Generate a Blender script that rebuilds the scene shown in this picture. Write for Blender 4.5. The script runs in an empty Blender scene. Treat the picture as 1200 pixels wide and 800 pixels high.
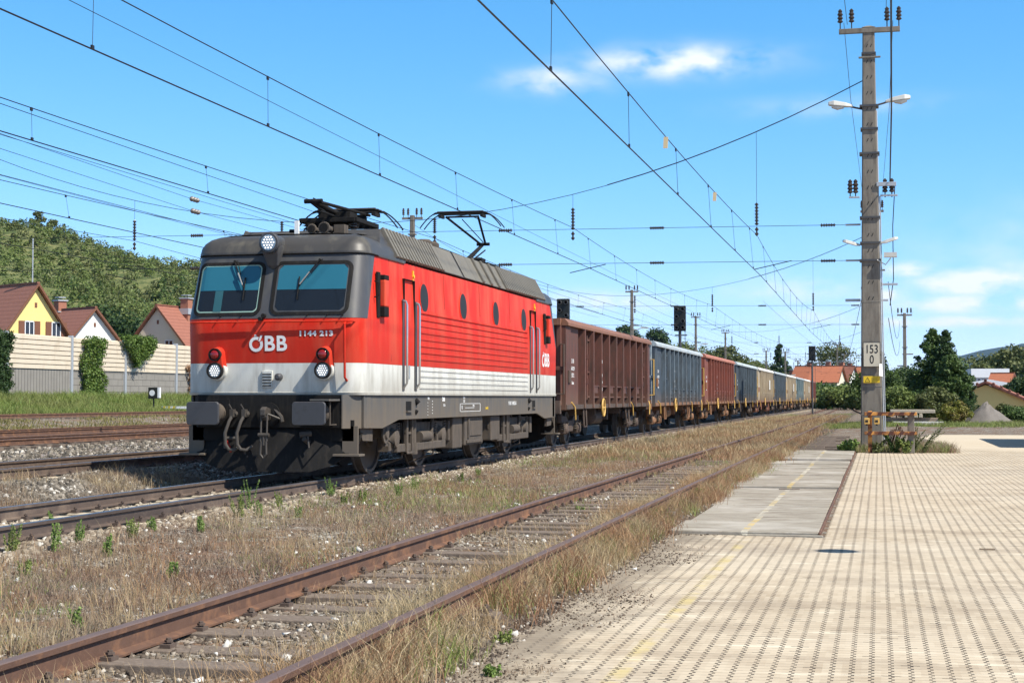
import bpy, math, random
import numpy as np
from mathutils import Vector, Matrix
random.seed(7); rng = np.random.default_rng(7)
S = bpy.context.scene; C = S.collection
# ---------------------------------------------------------------- camera, sky, sun, exposure
CZ = 1.6; FPX = 1850.0; YAW = math.radians(13.077); PITCH = math.radians(2.043)
cam_d = bpy.data.cameras.new('camera'); cam = bpy.data.objects.new('camera', cam_d); C.objects.link(cam)
cam.location = (0, 0, CZ); cam.rotation_euler = (math.pi/2 + PITCH, 0, YAW)
cam_d.sensor_width = 36.0; cam_d.lens = 36.0*FPX/1200.0; cam_d.clip_start = .1; cam_d.clip_end = 40000
S.camera = cam
S.view_settings.view_transform = 'Standard'; S.view_settings.look = 'None'
S.view_settings.exposure = 0.5; S.view_settings.gamma = 1; S.view_settings.use_curve_mapping = False
SUND = Vector((.77, -.30, 1.0)).normalized()          # towards the sun
W = bpy.data.worlds.new("World"); S.world = W; W.use_nodes = True
def build_world():
    nt = W.node_tree; N = nt.nodes; L = nt.links; N.clear()
    out = N.new('ShaderNodeOutputWorld'); bg = N.new('ShaderNodeBackground'); bg.inputs[1].default_value = 0.115
    sky = N.new('ShaderNodeTexSky'); sky.sky_type = 'NISHITA'; sky.sun_disc = False
    sky.sun_elevation = math.asin(SUND.z); sky.sun_rotation = math.atan2(SUND.x, SUND.y)
    sky.air_density = 1.0; sky.dust_density = .15; sky.ozone_density = 1.6; sky.altitude = 500
    hs = N.new('ShaderNodeHueSaturation'); hs.inputs['Saturation'].default_value = 1.0
    L.new(sky.outputs[0], hs.inputs['Color'])
    tc = N.new('ShaderNodeTexCoord'); va = N.new('ShaderNodeVectorMath'); va.operation = 'ADD'; va.inputs[1].default_value = (0, 0, .04); L.new(tc.outputs['Generated'], va.inputs[0]); L.new(va.outputs[0], sky.inputs['Vector'])
    def M(op, a, b=None, c=None):
        m = N.new('ShaderNodeMath'); m.operation = op
        for i, v in enumerate((a, b, c)):
            if v is None: continue
            if isinstance(v, (int, float)): m.inputs[i].default_value = v
            else: L.new(v, m.inputs[i])
        return m.outputs[0]
    sp = N.new('ShaderNodeSeparateXYZ'); L.new(tc.outputs['Generated'], sp.inputs[0])
    az = M('ARCTAN2', sp.outputs[0], sp.outputs[1]); el = M('ARCSINE', sp.outputs[2])
    total = None
    # banks of cloud: azimuth, elevation, half-width, half-height (degrees), noise stretch, weight
    banks = [(-7.1, 12.0, 2.9, .5, .85), (-11.6, 11.4, 1.7, .42, .6), (3.3, 4.0, 1.9, .45, 1.3), (3.6, 3.3, 3.6, .30, 1.1), (2.6, 2.65, 3.4, .2, .9), (-1.8, 2.9, 1.8, .28, .5), (-9.8, 3.45, 1.9, .36, .85), (1.1, 4.5, .75, .24, 1.2), (.4, 3.6, .9, .26, 1.0),
             (-1.4, 10.3, 3.0, .35, .25), (12, 4, 7, 2, 1.0), (-3.2, 3.9, 2.5, .5, .45)]
    cv = N.new('ShaderNodeCombineXYZ'); L.new(M('MULTIPLY', az, 60.0), cv.inputs[0]); L.new(M('MULTIPLY', el, 110.0), cv.inputs[1])
    nz = N.new('ShaderNodeTexNoise'); nz.inputs['Scale'].default_value = .55; nz.inputs['Detail'].default_value = 8; nz.inputs['Roughness'].default_value = .5
    L.new(cv.outputs[0], nz.inputs['Vector'])
    for (a, e, ha, he, wt) in banks:
        da = M('DIVIDE', M('SUBTRACT', az, math.radians(a)), math.radians(ha)); de = M('DIVIDE', M('SUBTRACT', el, math.radians(e)), math.radians(he))
        g = M('MULTIPLY', M('EXPONENT', M('MULTIPLY', M('ADD', M('MULTIPLY', da, da), M('MULTIPLY', de, de)), -1.0)), wt)
        total = g if total is None else M('MAXIMUM', total, g)
    dens = M('MULTIPLY', total, M('MULTIPLY', M('SUBTRACT', nz.outputs[0], .33), 5.2))
    cl = N.new('ShaderNodeClamp'); L.new(dens, cl.inputs[0])
    fac = M('MULTIPLY', cl.outputs[0], .92)
    mix = N.new('ShaderNodeMixRGB'); se = N.new('ShaderNodeSeparateColor'); L.new(hs.outputs[0], se.inputs[0]); co = N.new('ShaderNodeCombineColor')
    L.new(M('MULTIPLY', M('POWER', M('MAXIMUM', se.outputs[0], 0.0), 1.7), .345), co.inputs[0]); L.new(M('MULTIPLY', se.outputs[1], 1.1), co.inputs[1]); L.new(M('MULTIPLY', se.outputs[2], 1.38), co.inputs[2])
    hf = M('MINIMUM', M('MAXIMUM', M('MULTIPLY', M('SUBTRACT', el, .28), 3.2), 0.0), 1.0)      # sky above the view greyed and dimmed to cut ambient light
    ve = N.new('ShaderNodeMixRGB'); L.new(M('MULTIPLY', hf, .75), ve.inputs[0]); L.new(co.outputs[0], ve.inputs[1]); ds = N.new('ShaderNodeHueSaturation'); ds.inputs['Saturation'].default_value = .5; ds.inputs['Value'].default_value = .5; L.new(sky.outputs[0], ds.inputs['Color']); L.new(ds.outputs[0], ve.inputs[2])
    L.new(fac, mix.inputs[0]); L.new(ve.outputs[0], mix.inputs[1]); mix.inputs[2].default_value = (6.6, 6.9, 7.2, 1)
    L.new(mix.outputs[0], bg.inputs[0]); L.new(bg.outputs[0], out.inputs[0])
build_world()
sd = bpy.data.lights.new('sun', 'SUN'); sd.energy = 5.0; sd.angle = math.radians(.5); sd.color = (1, .94, .83)
sun = bpy.data.objects.new('sun', sd); C.objects.link(sun); sun.rotation_euler = SUND.to_track_quat('Z', 'Y').to_euler(); sun.location = (30, -10, 40)

# ---------------------------------------------------------------- helpers
def tag(o, label=None, cat=None, group=None, kind=None):
    if label: o['label'] = label
    if cat: o['category'] = cat
    if group: o['group'] = group
    if kind: o['kind'] = kind
    return o
def empty(name, loc=(0, 0, 0), rz=0, label=None, cat=None, group=None):
    o = bpy.data.objects.new(name, None); C.objects.link(o); o.location = loc; o.rotation_euler = (0, 0, rz)
    o.empty_display_size = .2
    return tag(o, label, cat, group)
def dup(o, parent=None, remat=None):
    c = o.copy(); C.objects.link(c); c.parent = parent
    if remat and o.type == 'MESH' and o.material_slots and o.material_slots[0].material in remat:
        c.material_slots[0].link = 'OBJECT'; c.material_slots[0].material = remat[o.material_slots[0].material]
    for ch in list(o.children): dup(ch, c, remat)
    return c
class NT:
    def __init__(s, name):
        s.m = bpy.data.materials.new(name); s.m.use_nodes = True; s.t = s.m.node_tree; s.N = s.t.nodes; s.L = s.t.links
        s.b = s.N['Principled BSDF']; s.tc = None
    def obj(s):
        if not s.tc: s.tc = s.N.new('ShaderNodeTexCoord')
        return s.tc.outputs['Object']
    def put(s, sock, v):
        if isinstance(v, (int, float)): sock.default_value = v
        elif isinstance(v, tuple): sock.default_value = v if len(v) == len(sock.default_value) else v + (1,)
        else: s.L.new(v, sock)
    def M(s, op, a, b=None, c=None):
        m = s.N.new('ShaderNodeMath'); m.operation = op
        for i, v in enumerate((a, b, c)):
            if v is not None: s.put(m.inputs[i], v)
        return m.outputs[0]
    def noise(s, scale=5, detail=4, rough=.55, vec=None, stretch=None):
        n = s.N.new('ShaderNodeTexNoise'); n.inputs['Scale'].default_value = scale; n.inputs['Detail'].default_value = detail; n.inputs['Roughness'].default_value = rough
        v = vec or s.obj()
        if stretch:
            mp = s.N.new('ShaderNodeMapping'); mp.inputs['Scale'].default_value = stretch; s.L.new(v, mp.inputs[0]); v = mp.outputs[0]
        s.L.new(v, n.inputs['Vector']); return n.outputs[0]
    def voro(s, scale, out='Color', vec=None):
        n = s.N.new('ShaderNodeTexVoronoi'); n.inputs['Scale'].default_value = scale; s.L.new(vec or s.obj(), n.inputs['Vector']); return n.outputs[out]
    def ramp(s, fac, stops):
        r = s.N.new('ShaderNodeValToRGB'); s.put(r.inputs[0], fac); e = r.color_ramp.elements
        while len(e) < len(stops): e.new(.5)
        for i, (p, c) in enumerate(stops):
            e[i].position = p; e[i].color = (c, c, c, 1) if isinstance(c, (int, float)) else tuple(c) + (1,)
        return r.outputs[0]
    def mix(s, f, a, b, mode='MIX'):
        m = s.N.new('ShaderNodeMixRGB'); m.blend_type = mode; s.put(m.inputs[0], f); s.put(m.inputs[1], a); s.put(m.inputs[2], b); return m.outputs[0]
    def xyz(s):
        n = s.N.new('ShaderNodeSeparateXYZ'); s.L.new(s.obj(), n.inputs[0]); return n.outputs
    def bump(s, h, strength=.5, dist=.02):
        b = s.N.new('ShaderNodeBump'); b.inputs['Strength'].default_value = strength; b.inputs['Distance'].default_value = dist; s.put(b.inputs['Height'], h)
        s.L.new(b.outputs[0], s.b.inputs['Normal'])
    def fin(s, col, rough=.7, metal=0, spec=.4):
        s.put(s.b.inputs['Base Color'], col); s.put(s.b.inputs['Roughness'], rough); s.b.inputs['Metallic'].default_value = metal
        s.b.inputs['Specular IOR Level'].default_value = spec; return s.m
def k(c, f): return tuple(min(1, v*f) for v in c)
def paint(name, c, rough=.45, var=.2, scale=2.0, dirt=None, dscale=1.2, dpos=(.5, .75), metal=0, bump=0, streak=True, spec=.4, dust=None):
    """weathered paint / plain surface: mottled colour, optional dirt of a second colour in vertical streaks"""
    t = NT(name)
    n = t.noise(scale, 5, .6)
    col = t.mix(n, k(c, 1-var), k(c, 1+var))
    if dirt:
        d = t.ramp(t.noise(dscale, 7, .65, stretch=(4, 4, .8) if streak else None), [(dpos[0], 0), (dpos[1], 1)])
        col = t.mix(d, col, dirt)
    if dust:                                           # brake dust and splash settled on the lower part: (low z, high z, colour, amount)
        za, zb, dc, am = dust; z = t.xyz()[2]; h = t.M('MULTIPLY', t.M('SUBTRACT', t.M('ADD', zb, t.M('MULTIPLY', t.M('SUBTRACT', t.noise(2.2, 7, .7, stretch=(2.5, 2.5, .5)), .5), (zb-za)*1.6)), z), 1/(zb-za))
        h = t.M('MULTIPLY', t.M('MINIMUM', t.M('MAXIMUM', h, 0.0), 1.0), am); col = t.mix(h, col, dc)
    if bump: t.bump(t.noise(40, 4), bump, .01)
    return t.fin(col, rough, metal, spec)
def mesh_np(name, verts, tris, m, parent=None, attr=None, smooth=False):
    me = bpy.data.meshes.new(name); v = np.asarray(verts, np.float32).reshape(-1, 3); f = np.asarray(tris, np.int32).reshape(-1, 3)
    me.vertices.add(len(v)); me.vertices.foreach_set('co', v.ravel())
    me.loops.add(f.size); me.loops.foreach_set('vertex_index', f.ravel())
    me.polygons.add(len(f)); me.polygons.foreach_set('loop_start', np.arange(0, f.size, 3, dtype=np.int32)); me.polygons.foreach_set('loop_total', np.full(len(f), 3, np.int32))
    if smooth: me.polygons.foreach_set('use_smooth', np.ones(len(f), bool))
    me.materials.append(m); me.update(); me.validate()
    o = bpy.data.objects.new(name, me); C.objects.link(o); o.parent = parent; return o
class MB:
    def __init__(s): s.v = []; s.f = []
    def add(s, vs, fs):
        n = len(s.v); s.v += [tuple(x) for x in vs]; s.f += [tuple(i+n for i in f) for f in fs]; return s
    def box(s, x0, x1, y0, y1, z0, z1, M=None):
        vs = [Vector((x, y, z)) for z in (z0, z1) for y in (y0, y1) for x in (x0, x1)]
        if M is not None: vs = [M @ p for p in vs]
        return s.add(vs, [(0, 2, 3, 1), (4, 5, 7, 6), (0, 1, 5, 4), (2, 6, 7, 3), (0, 4, 6, 2), (1, 3, 7, 5)])
    def cbox(s, c, d, M=None):
        if M is None: return s.box(c[0]-d[0]/2, c[0]+d[0]/2, c[1]-d[1]/2, c[1]+d[1]/2, c[2]-d[2]/2, c[2]+d[2]/2)
        return s.box(-d[0]/2, d[0]/2, -d[1]/2, d[1]/2, -d[2]/2, d[2]/2, Matrix.Translation(c) @ M)
    def taper(s, z0, z1, w0, d0, w1, d1, cx=0, cy=0):
        vs = [(cx+a*w, cy+b*d, z) for z, w, d in ((z0, w0/2, d0/2), (z1, w1/2, d1/2)) for b in (-1, 1) for a in (-1, 1)]
        return s.add(vs, [(0, 2, 3, 1), (4, 5, 7, 6), (0, 1, 5, 4), (2, 6, 7, 3), (0, 4, 6, 2), (1, 3, 7, 5)])
    def tube(s, pts, r, n=6, cap=True):
        pts = [Vector(p) for p in pts]; rs = r if isinstance(r, (list, tuple)) else [r]*len(pts); base = len(s.v); rings = []
        up = None
        for i, p in enumerate(pts):
            d = (pts[min(i+1, len(pts)-1)] - pts[max(i-1, 0)]).normalized()
            if up is None:
                up = Vector((0, 0, 1)) if abs(d.z) < .9 else Vector((1, 0, 0))
            a = d.cross(up).normalized(); b = a.cross(d).normalized(); up = b
            rings.append([p + rs[i]*(math.cos(2*math.pi*j/n)*a + math.sin(2*math.pi*j/n)*b) for j in range(n)])
        vs = [q for ring in rings for q in ring]
        fs = [(i*n+j, i*n+(j+1) % n, (i+1)*n+(j+1) % n, (i+1)*n+j) for i in range(len(pts)-1) for j in range(n)]
        if cap: fs += [tuple(range(n-1, -1, -1)), tuple((len(pts)-1)*n+j for j in range(n))]
        return s.add(vs, fs)
    def cyl(s, p0, p1, r, n=16, r1=None): return s.tube([p0, p1], [r, r if r1 is None else r1], n)
    def lathe(s, o, ax, prof, n=24, closed=False):
        """prof: list of (distance along axis, radius)"""
        o = Vector(o); ax = Vector(ax).normalized(); u = ax.orthogonal().normalized(); w = ax.cross(u)
        vs = [o + ax*d + r*(math.cos(2*math.pi*j/n)*u + math.sin(2*math.pi*j/n)*w) for d, r in prof for j in range(n)]
        fs = [(i*n+j, i*n+(j+1) % n, (i+1)*n+(j+1) % n, (i+1)*n+j) for i in range(len(prof)-1) for j in range(n)]
        if closed: fs += [((len(prof)-1)*n+j, (len(prof)-1)*n+(j+1) % n, (j+1) % n, j) for j in range(n)]
        else: fs += [tuple(range(n-1, -1, -1)), tuple((len(prof)-1)*n+j for j in range(n))]
        return s.add(vs, fs)
    def prism(s, poly, ax, a0, a1):
        """poly in the two other axes (in xyz order), extruded along axis ax from a0 to a1"""
        def P(p, a): l = list(p); l.insert(ax, a); return tuple(l)
        n = len(poly); vs = [P(p, a0) for p in poly] + [P(p, a1) for p in poly]
        return s.add(vs, [tuple(range(n-1, -1, -1)), tuple(range(n, 2*n))] + [(i, (i+1) % n, n+(i+1) % n, n+i) for i in range(n)])
    def loft(s, loops, cap0=True, cap1=True, closed=True):
        n = len(loops[0]); vs = [p for l in loops for p in l]; m = n if closed else n-1
        fs = [(i*n+j, i*n+(j+1) % n, (i+1)*n+(j+1) % n, (i+1)*n+j) for i in range(len(loops)-1) for j in range(m)]
        if cap0: fs.append(tuple(range(n-1, -1, -1)))
        if cap1: fs.append(tuple((len(loops)-1)*n+j for j in range(n)))
        return s.add(vs, fs)
    def quad(s, a, b, c, d): return s.add([a, b, c, d], [(0, 1, 2, 3)])
    def build(s, name, m, parent=None, bevel=0, smooth=False, loc=None, seg=2, fix=True):
        me = bpy.data.meshes.new(name); me.from_pydata(s.v, [], s.f)
        if fix:
            import bmesh
            bm = bmesh.new(); bm.from_mesh(me); bmesh.ops.recalc_face_normals(bm, faces=bm.faces); bm.to_mesh(me); bm.free()
        me.materials.append(m)
        if smooth:
            me.polygons.foreach_set('use_smooth', [True]*len(me.polygons))
            me.set_sharp_from_angle(angle=math.radians(38 if smooth is True else smooth))
        o = bpy.data.objects.new(name, me); C.objects.link(o); o.parent = parent
        if loc: o.location = loc
        if bevel:
            b = o.modifiers.new('bevel', 'BEVEL'); b.width = bevel; b.segments = seg; b.limit_method = 'ANGLE'; b.angle_limit = math.radians(40); b.harden_normals = False
        return o
DG = None
def text_obj(name, s, size, m, parent, fn=None, bold=0.0, ext=.002, cx='CENTER', sx=1.0, M=None, spacing=1.0):
    """lettering as flat geometry; fn maps (u, v, depth) to a point"""
    cu = bpy.data.curves.new(name, 'FONT'); cu.body = s; cu.size = size; cu.extrude = ext; cu.offset = bold; cu.align_x = cx; cu.align_y = 'CENTER'; cu.resolution_u = 4; cu.space_character = spacing
    tmp = bpy.data.objects.new(name+'_tmp', cu); C.objects.link(tmp)
    dg = bpy.context.evaluated_depsgraph_get(); me = bpy.data.meshes.new_from_object(tmp.evaluated_get(dg))
    bpy.data.objects.remove(tmp); bpy.data.curves.remove(cu)
    for v in me.vertices:
        u, w, d = v.co.x*sx, v.co.y, v.co.z
        v.co = Vector(fn(u, w, d)) if fn else (M @ Vector((u, w, d)))
    me.name = name; me.materials.clear(); me.materials.append(m)
    o = bpy.data.objects.new(name, me); C.objects.link(o); o.parent = parent; return o
def rr(x0, x1, z0, z1, r, n=5):
    P = []
    for cx, cz, a in ((x1-r, z1-r, 0), (x0+r, z1-r, 90), (x0+r, z0+r, 180), (x1-r, z0+r, 270)):
        for i in range(n+1):
            t = math.radians(a + 90*i/n); P.append((cx+r*math.cos(t), cz+r*math.sin(t)))
    return P
# pixel of the 1200x800 photograph -> point in the world
_c, _s, _cp, _sp = math.cos(YAW), math.sin(YAW), math.cos(PITCH), math.sin(PITCH)
def ray(px, py):
    a = (px-600)/FPX; b = (400-py)/FPX
    return Vector((-_s*_cp + a*_c + b*_s*_sp, _c*_cp + a*_s - b*_c*_sp, _sp + b*_cp))
def atY(px, py, Y): d = ray(px, py); t = Y/d.y; return Vector((d.x*t, Y, CZ+d.z*t))
def atX(px, py, X): d = ray(px, py); t = X/d.x; return Vector((X, d.y*t, CZ+d.z*t))
def atZ(px, py, z=0): d = ray(px, py); t = (z-CZ)/d.z; return Vector((d.x*t, d.y*t, z))

# ---------------------------------------------------------------- materials
def leafmat(name, a, b, c=None, trans=.25):
    t = NT(name); g = t.N.new('ShaderNodeNewGeometry')
    col = t.mix(g.outputs['Random Per Island'], a, b)
    if c: col = t.mix(t.ramp(t.noise(.5, 3), [(.45, 0), (.62, 1)]), col, c)
    t.fin(col, .55, 0, .3)
    tr = t.N.new('ShaderNodeBsdfTranslucent'); t.put(tr.inputs[0], col); mx = t.N.new('ShaderNodeMixShader'); mx.inputs[0].default_value = trans
    out = [n for n in t.N if n.type == 'OUTPUT_MATERIAL'][0]
    t.L.new(t.b.outputs[0], mx.inputs[1]); t.L.new(tr.outputs[0], mx.inputs[2]); t.L.new(mx.outputs[0], out.inputs[0]); return t.m
m_red = paint('loco_red', (.62, .026, .012), .5, .10, 1.3, dirt=(.62, .095, .05), dscale=.5, dpos=(.45, .7), spec=.12, dust=(1.8, 2.7, (.30, .035, .02), .45))
m_stripe = paint('loco_light_grey', (.62, .62, .57), .45, .08, 2, dirt=(.40, .38, .33), dscale=1.4, dpos=(.45, .75), dust=(1.35, 1.75, (.27, .24, .19), .45), spec=.3)
m_mask = paint('loco_charcoal', (.062, .062, .066), .42, .15, 2, dirt=(.09, .088, .08), dscale=1.3)
m_roofdk = paint('loco_roof', (.058, .055, .053), .45, .2, 2, dirt=(.12, .11, .09), dscale=1)
m_skirt = paint('loco_skirt', (.098, .094, .088), .65, .15, 2, dirt=(.15, .125, .095), dscale=1.2, dpos=(.42, .7), dust=(.8, 1.25, (.15, .12, .09), .8), spec=.25)
m_louv = paint('roof_louvre', (.165, .15, .12), .6, .2, 2, dirt=(.12, .105, .085), dscale=1.6)
m_black = paint('black_steel', (.013, .0125, .0125), .8, .3, 6, dirt=(.035, .03, .025), dscale=3, dpos=(.5, .8), spec=.15)
m_hose = paint('brake_hose_rubber', (.06, .052, .045), .6, .25, 8)
m_grip = paint('dull_grip', (.10, .07, .055), .7, .2)
m_under = paint('dusty_underframe', (.098, .078, .060), .8, .25, 5, dirt=(.05, .042, .036), dscale=3, dpos=(.45, .7), bump=.2)
m_wheel = paint('wheel_steel', (.07, .058, .05), .6, .3, 6)
m_buf = paint('buffer_plate', (.055, .056, .062), .5, .25, 5, dirt=(.03, .03, .03), dscale=5, streak=False)
m_white = paint('white_lettering', (.78, .78, .76), .5, .05)
m_dglass = paint('dark_glass', (.010, .014, .02), .06, .1, spec=.7)
m_blind = paint('teal_blind', (.022, .13, .19), .08, .08, spec=.5)
m_port = paint('porthole_glass', (.030, .031, .034), .5, .1, spec=.08)
m_green = paint('green_gasket', (.28, .42, .35), .4, .1)
m_chrome = paint('bright_steel', (.55, .55, .52), .3, .1, metal=.8)
m_lens = paint('red_lens', (.25, .01, .01), .12, .1, spec=.7)
m_lampon = None
def emit(name, c, s):
    t = NT(name); t.fin(c, .2); t.b.inputs['Emission Color'].default_value = tuple(c)+(1,); t.b.inputs['Emission Strength'].default_value = s; return t.m
m_lampon = emit('lit_headlamp', (1, .98, .93), 1.0)
m_rust = paint('rusty_rail', (.115, .062, .042), .8, .25, 6, dirt=(.27, .135, .07), dscale=4, streak=False, bump=.3)
m_rust2 = paint('brown_rail', (.10, .072, .058), .75, .2, 6, dirt=(.19, .14, .105), dscale=3, streak=False, bump=.2)
m_tread = paint('rail_head', (.17, .16, .165), .32, .15, 4, metal=.6)
m_tread2 = paint('worn_rail_head', (.135, .092, .08), .62, .25, 5, spec=.5)
m_conc = paint('concrete', (.30, .275, .235), .9, .15, 3, dirt=(.20, .185, .16), dscale=1.5, bump=.3)
m_slpc = paint('concrete_sleeper', (.50, .43, .32), .9, .2, 6, dirt=(.30, .24, .17), dscale=4, streak=False, bump=.3)
m_slpw = paint('wood_sleeper', (.16, .125, .10), .9, .3, 8, dirt=(.25, .20, .16), dscale=5, bump=.5)
m_pole = paint('pole_concrete', (.205, .182, .150), .9, .14, 4, dirt=(.11, .095, .08), dscale=1.6, dpos=(.46, .72), bump=.3)
m_wire = paint('wire', (.03, .032, .035), .5, .1, metal=.5)
m_ins = paint('insulator_brown', (.045, .035, .03), .25, .2)
m_insw = paint('insulator_pale', (.17, .15, .13), .4, .2)
m_galv = paint('galvanised', (.42, .44, .46), .5, .1, metal=.3)
m_lampg = paint('lamp_housing', (.55, .54, .50), .5, .1)
m_yel = paint('yellow_paint', (.75, .50, .02), .5, .1)
m_sign = paint('sign_cream', (.56, .51, .40), .6, .06)
m_blk = paint('black_lettering', (.015, .015, .015), .6, 0)
m_orange = paint('orange_rusty_paint', (.66, .30, .07), .7, .2, 6, dirt=(.14, .05, .025), dscale=5, dpos=(.42, .58), streak=False)
m_paper = paint('white_paper', (.75, .74, .70), .8, .05)
m_lampdk = paint('dark_lamp_lens', (.02, .022, .025), .1, .1, spec=.7)
# ---------------------------------------------------------------- ground
PXL = -2.5                                            # left edge of the paved yard
def sstep(a, b, x): t = np.clip((x-a)/(b-a), 0, 1); return t*t*(3-2*t)
def gz(x, y):
    """height of the ground"""
    x = np.asarray(x, float); y = np.asarray(y, float)
    n = .018*np.sin(x*2.1+1.3*np.sin(y*.7)) + .014*np.sin(y*1.9+x*1.1) + .01*np.sin(x*5.3-y*3.1)
    z = .05 + n
    z = z + .06*sstep(-7.4, -8.3, x) - .06*sstep(-10.6, -11.4, x)               # ballast of the main track
    z = z + .26*sstep(-11.2, -12.4, x) - .12*sstep(-15.4, -17, x)               # the second track stands higher
    z = z + .10*sstep(-17, -24, x) + .36*sstep(-32, -37, x) + .89*sstep(-39.5, -45, x)
    z = z - (.054 + n)*sstep(PXL-.45, PXL-.05, x)*sstep(80, 76, y)                # dips under the paving
    z = z + .028*sstep(-5.4, -5.0, x)*sstep(-2.35, -2.75, x)
    z = z + .25*sstep(70, 86, y)*sstep(-3, 1, x)
    z = z * sstep(1500, 400, np.abs(y)) + 0.0
    return z
def build_ground():
    xs = np.unique(np.concatenate([[-6000, -3000, -1500, -700, -400, -250, -160], np.arange(-110, -46, 4), np.arange(-46, -16, .8), np.arange(-16, 1.6, .14), np.arange(1.6, 12, 1.), np.arange(12, 60, 5), [80, 120, 200, 400, 900, 2000, 6000]]))
    ys = np.unique(np.concatenate([[-300, -100, -30, -8], np.arange(0, 40, .2), np.arange(40, 90, .6), np.arange(90, 260, 4), [300, 350, 420, 520, 700, 1000, 1500, 2500, 4500, 8000]]))
    X, Y = np.meshgrid(xs, ys); Z = gz(X, Y); ny, nx = X.shape
    v = np.stack([X, Y, Z], -1).reshape(-1, 3); i = np.arange((ny-1)*(nx-1)); r, c = i//(nx-1), i % (nx-1); a = r*nx+c
    f = np.concatenate([np.stack([a, a+1, a+nx+1], 1), np.stack([a, a+nx+1, a+nx], 1)])
    t = NT('earth_and_gravel'); P = t.xyz(); x, y = P[0], P[1]
    wob = t.noise(1.1, 5, .6)
    st = t.voro(26, 'Color'); sep = t.N.new('ShaderNodeSeparateColor'); t.L.new(st, sep.inputs[0])
    stone = t.ramp(sep.outputs[0], [(0, (.075, .062, .05)), (.4, (.17, .145, .115)), (.75, (.26, .23, .19)), (1, (.50, .47, .43))])
    earth = t.mix(t.noise(3, 6, .7), (.10, .066, .045), (.235, .165, .115))
    earth = t.mix(t.ramp(t.noise(.8, 5), [(.45, 0), (.62, 1)]), earth, (.20, .125, .085))
    pa = t.ramp(t.noise(1.7, 6, .65), [(.42, 0), (.55, 1)])
    col = t.mix(pa, earth, stone)
    def band(x0, x1, s=.35):
        w = t.M('ADD', x, t.M('MULTIPLY', t.M('SUBTRACT', wob, .5), 1.2))
        a = t.M('SMOOTHSTEP', x0-s, x0+s, w) if False else None
        u = t.M('SUBTRACT', w, x0); u = t.M('MULTIPLY', u, 1/s); u = t.M('MINIMUM', t.M('MAXIMUM', u, 0.0), 1.0)
        q = t.M('SUBTRACT', x1, w); q = t.M('MULTIPLY', q, 1/s); q = t.M('MINIMUM', t.M('MAXIMUM', q, 0.0), 1.0)
        return t.M('MULTIPLY', u, q)
    ball = t.ramp(sep.outputs[1], [(0, (.13, .10, .075)), (.5, (.27, .225, .165)), (1, (.46, .40, .31))])
    col = t.mix(t.M('MULTIPLY', band(-11.0, -7.7), .9), col, ball)
    greyb = t.ramp(sep.outputs[1], [(0, (.10, .095, .085)), (.5, (.21, .195, .175)), (1, (.44, .42, .39))])
    col = t.mix(t.M('MULTIPLY', band(-12.6, -10.8, .5), .75), col, greyb)
    pinkb = t.ramp(sep.outputs[1], [(0, (.12, .10, .09)), (.5, (.24, .20, .175)), (1, (.42, .37, .34))])
    col = t.mix(t.M('MULTIPLY', band(-24, -12.4, .5), .9), col, pinkb)
    grn = t.mix(t.noise(.6, 5), (.10, .13, .035), (.19, .17, .07))
    col = t.mix(band(-80, -37, 1.5), col, grn); col = t.mix(band(-9000, -78, 3), col, (.07, .095, .03))
    far = t.M('MINIMUM', t.M('MAXIMUM', t.M('MULTIPLY', t.M('SUBTRACT', y, 240.0), .02), 0.0), 1.0)
    col = t.mix(far, col, (.075, .10, .035))
    dk = t.M('MULTIPLY', band(-3.0, -1.9, .3), .75)                            # dark soil along the paving
    col = t.mix(dk, col, t.mix(t.noise(14, 5, .7), (.055, .043, .034), (.17, .135, .105)))
    t.bump(t.M('MULTIPLY', t.voro(26, 'Distance'), -1.0), .8, .03)
    t.fin(col, .95, 0, .15)
    o = mesh_np('ground', v, f, t.m, smooth=True); tag(o, kind='structure')
build_ground()
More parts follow.
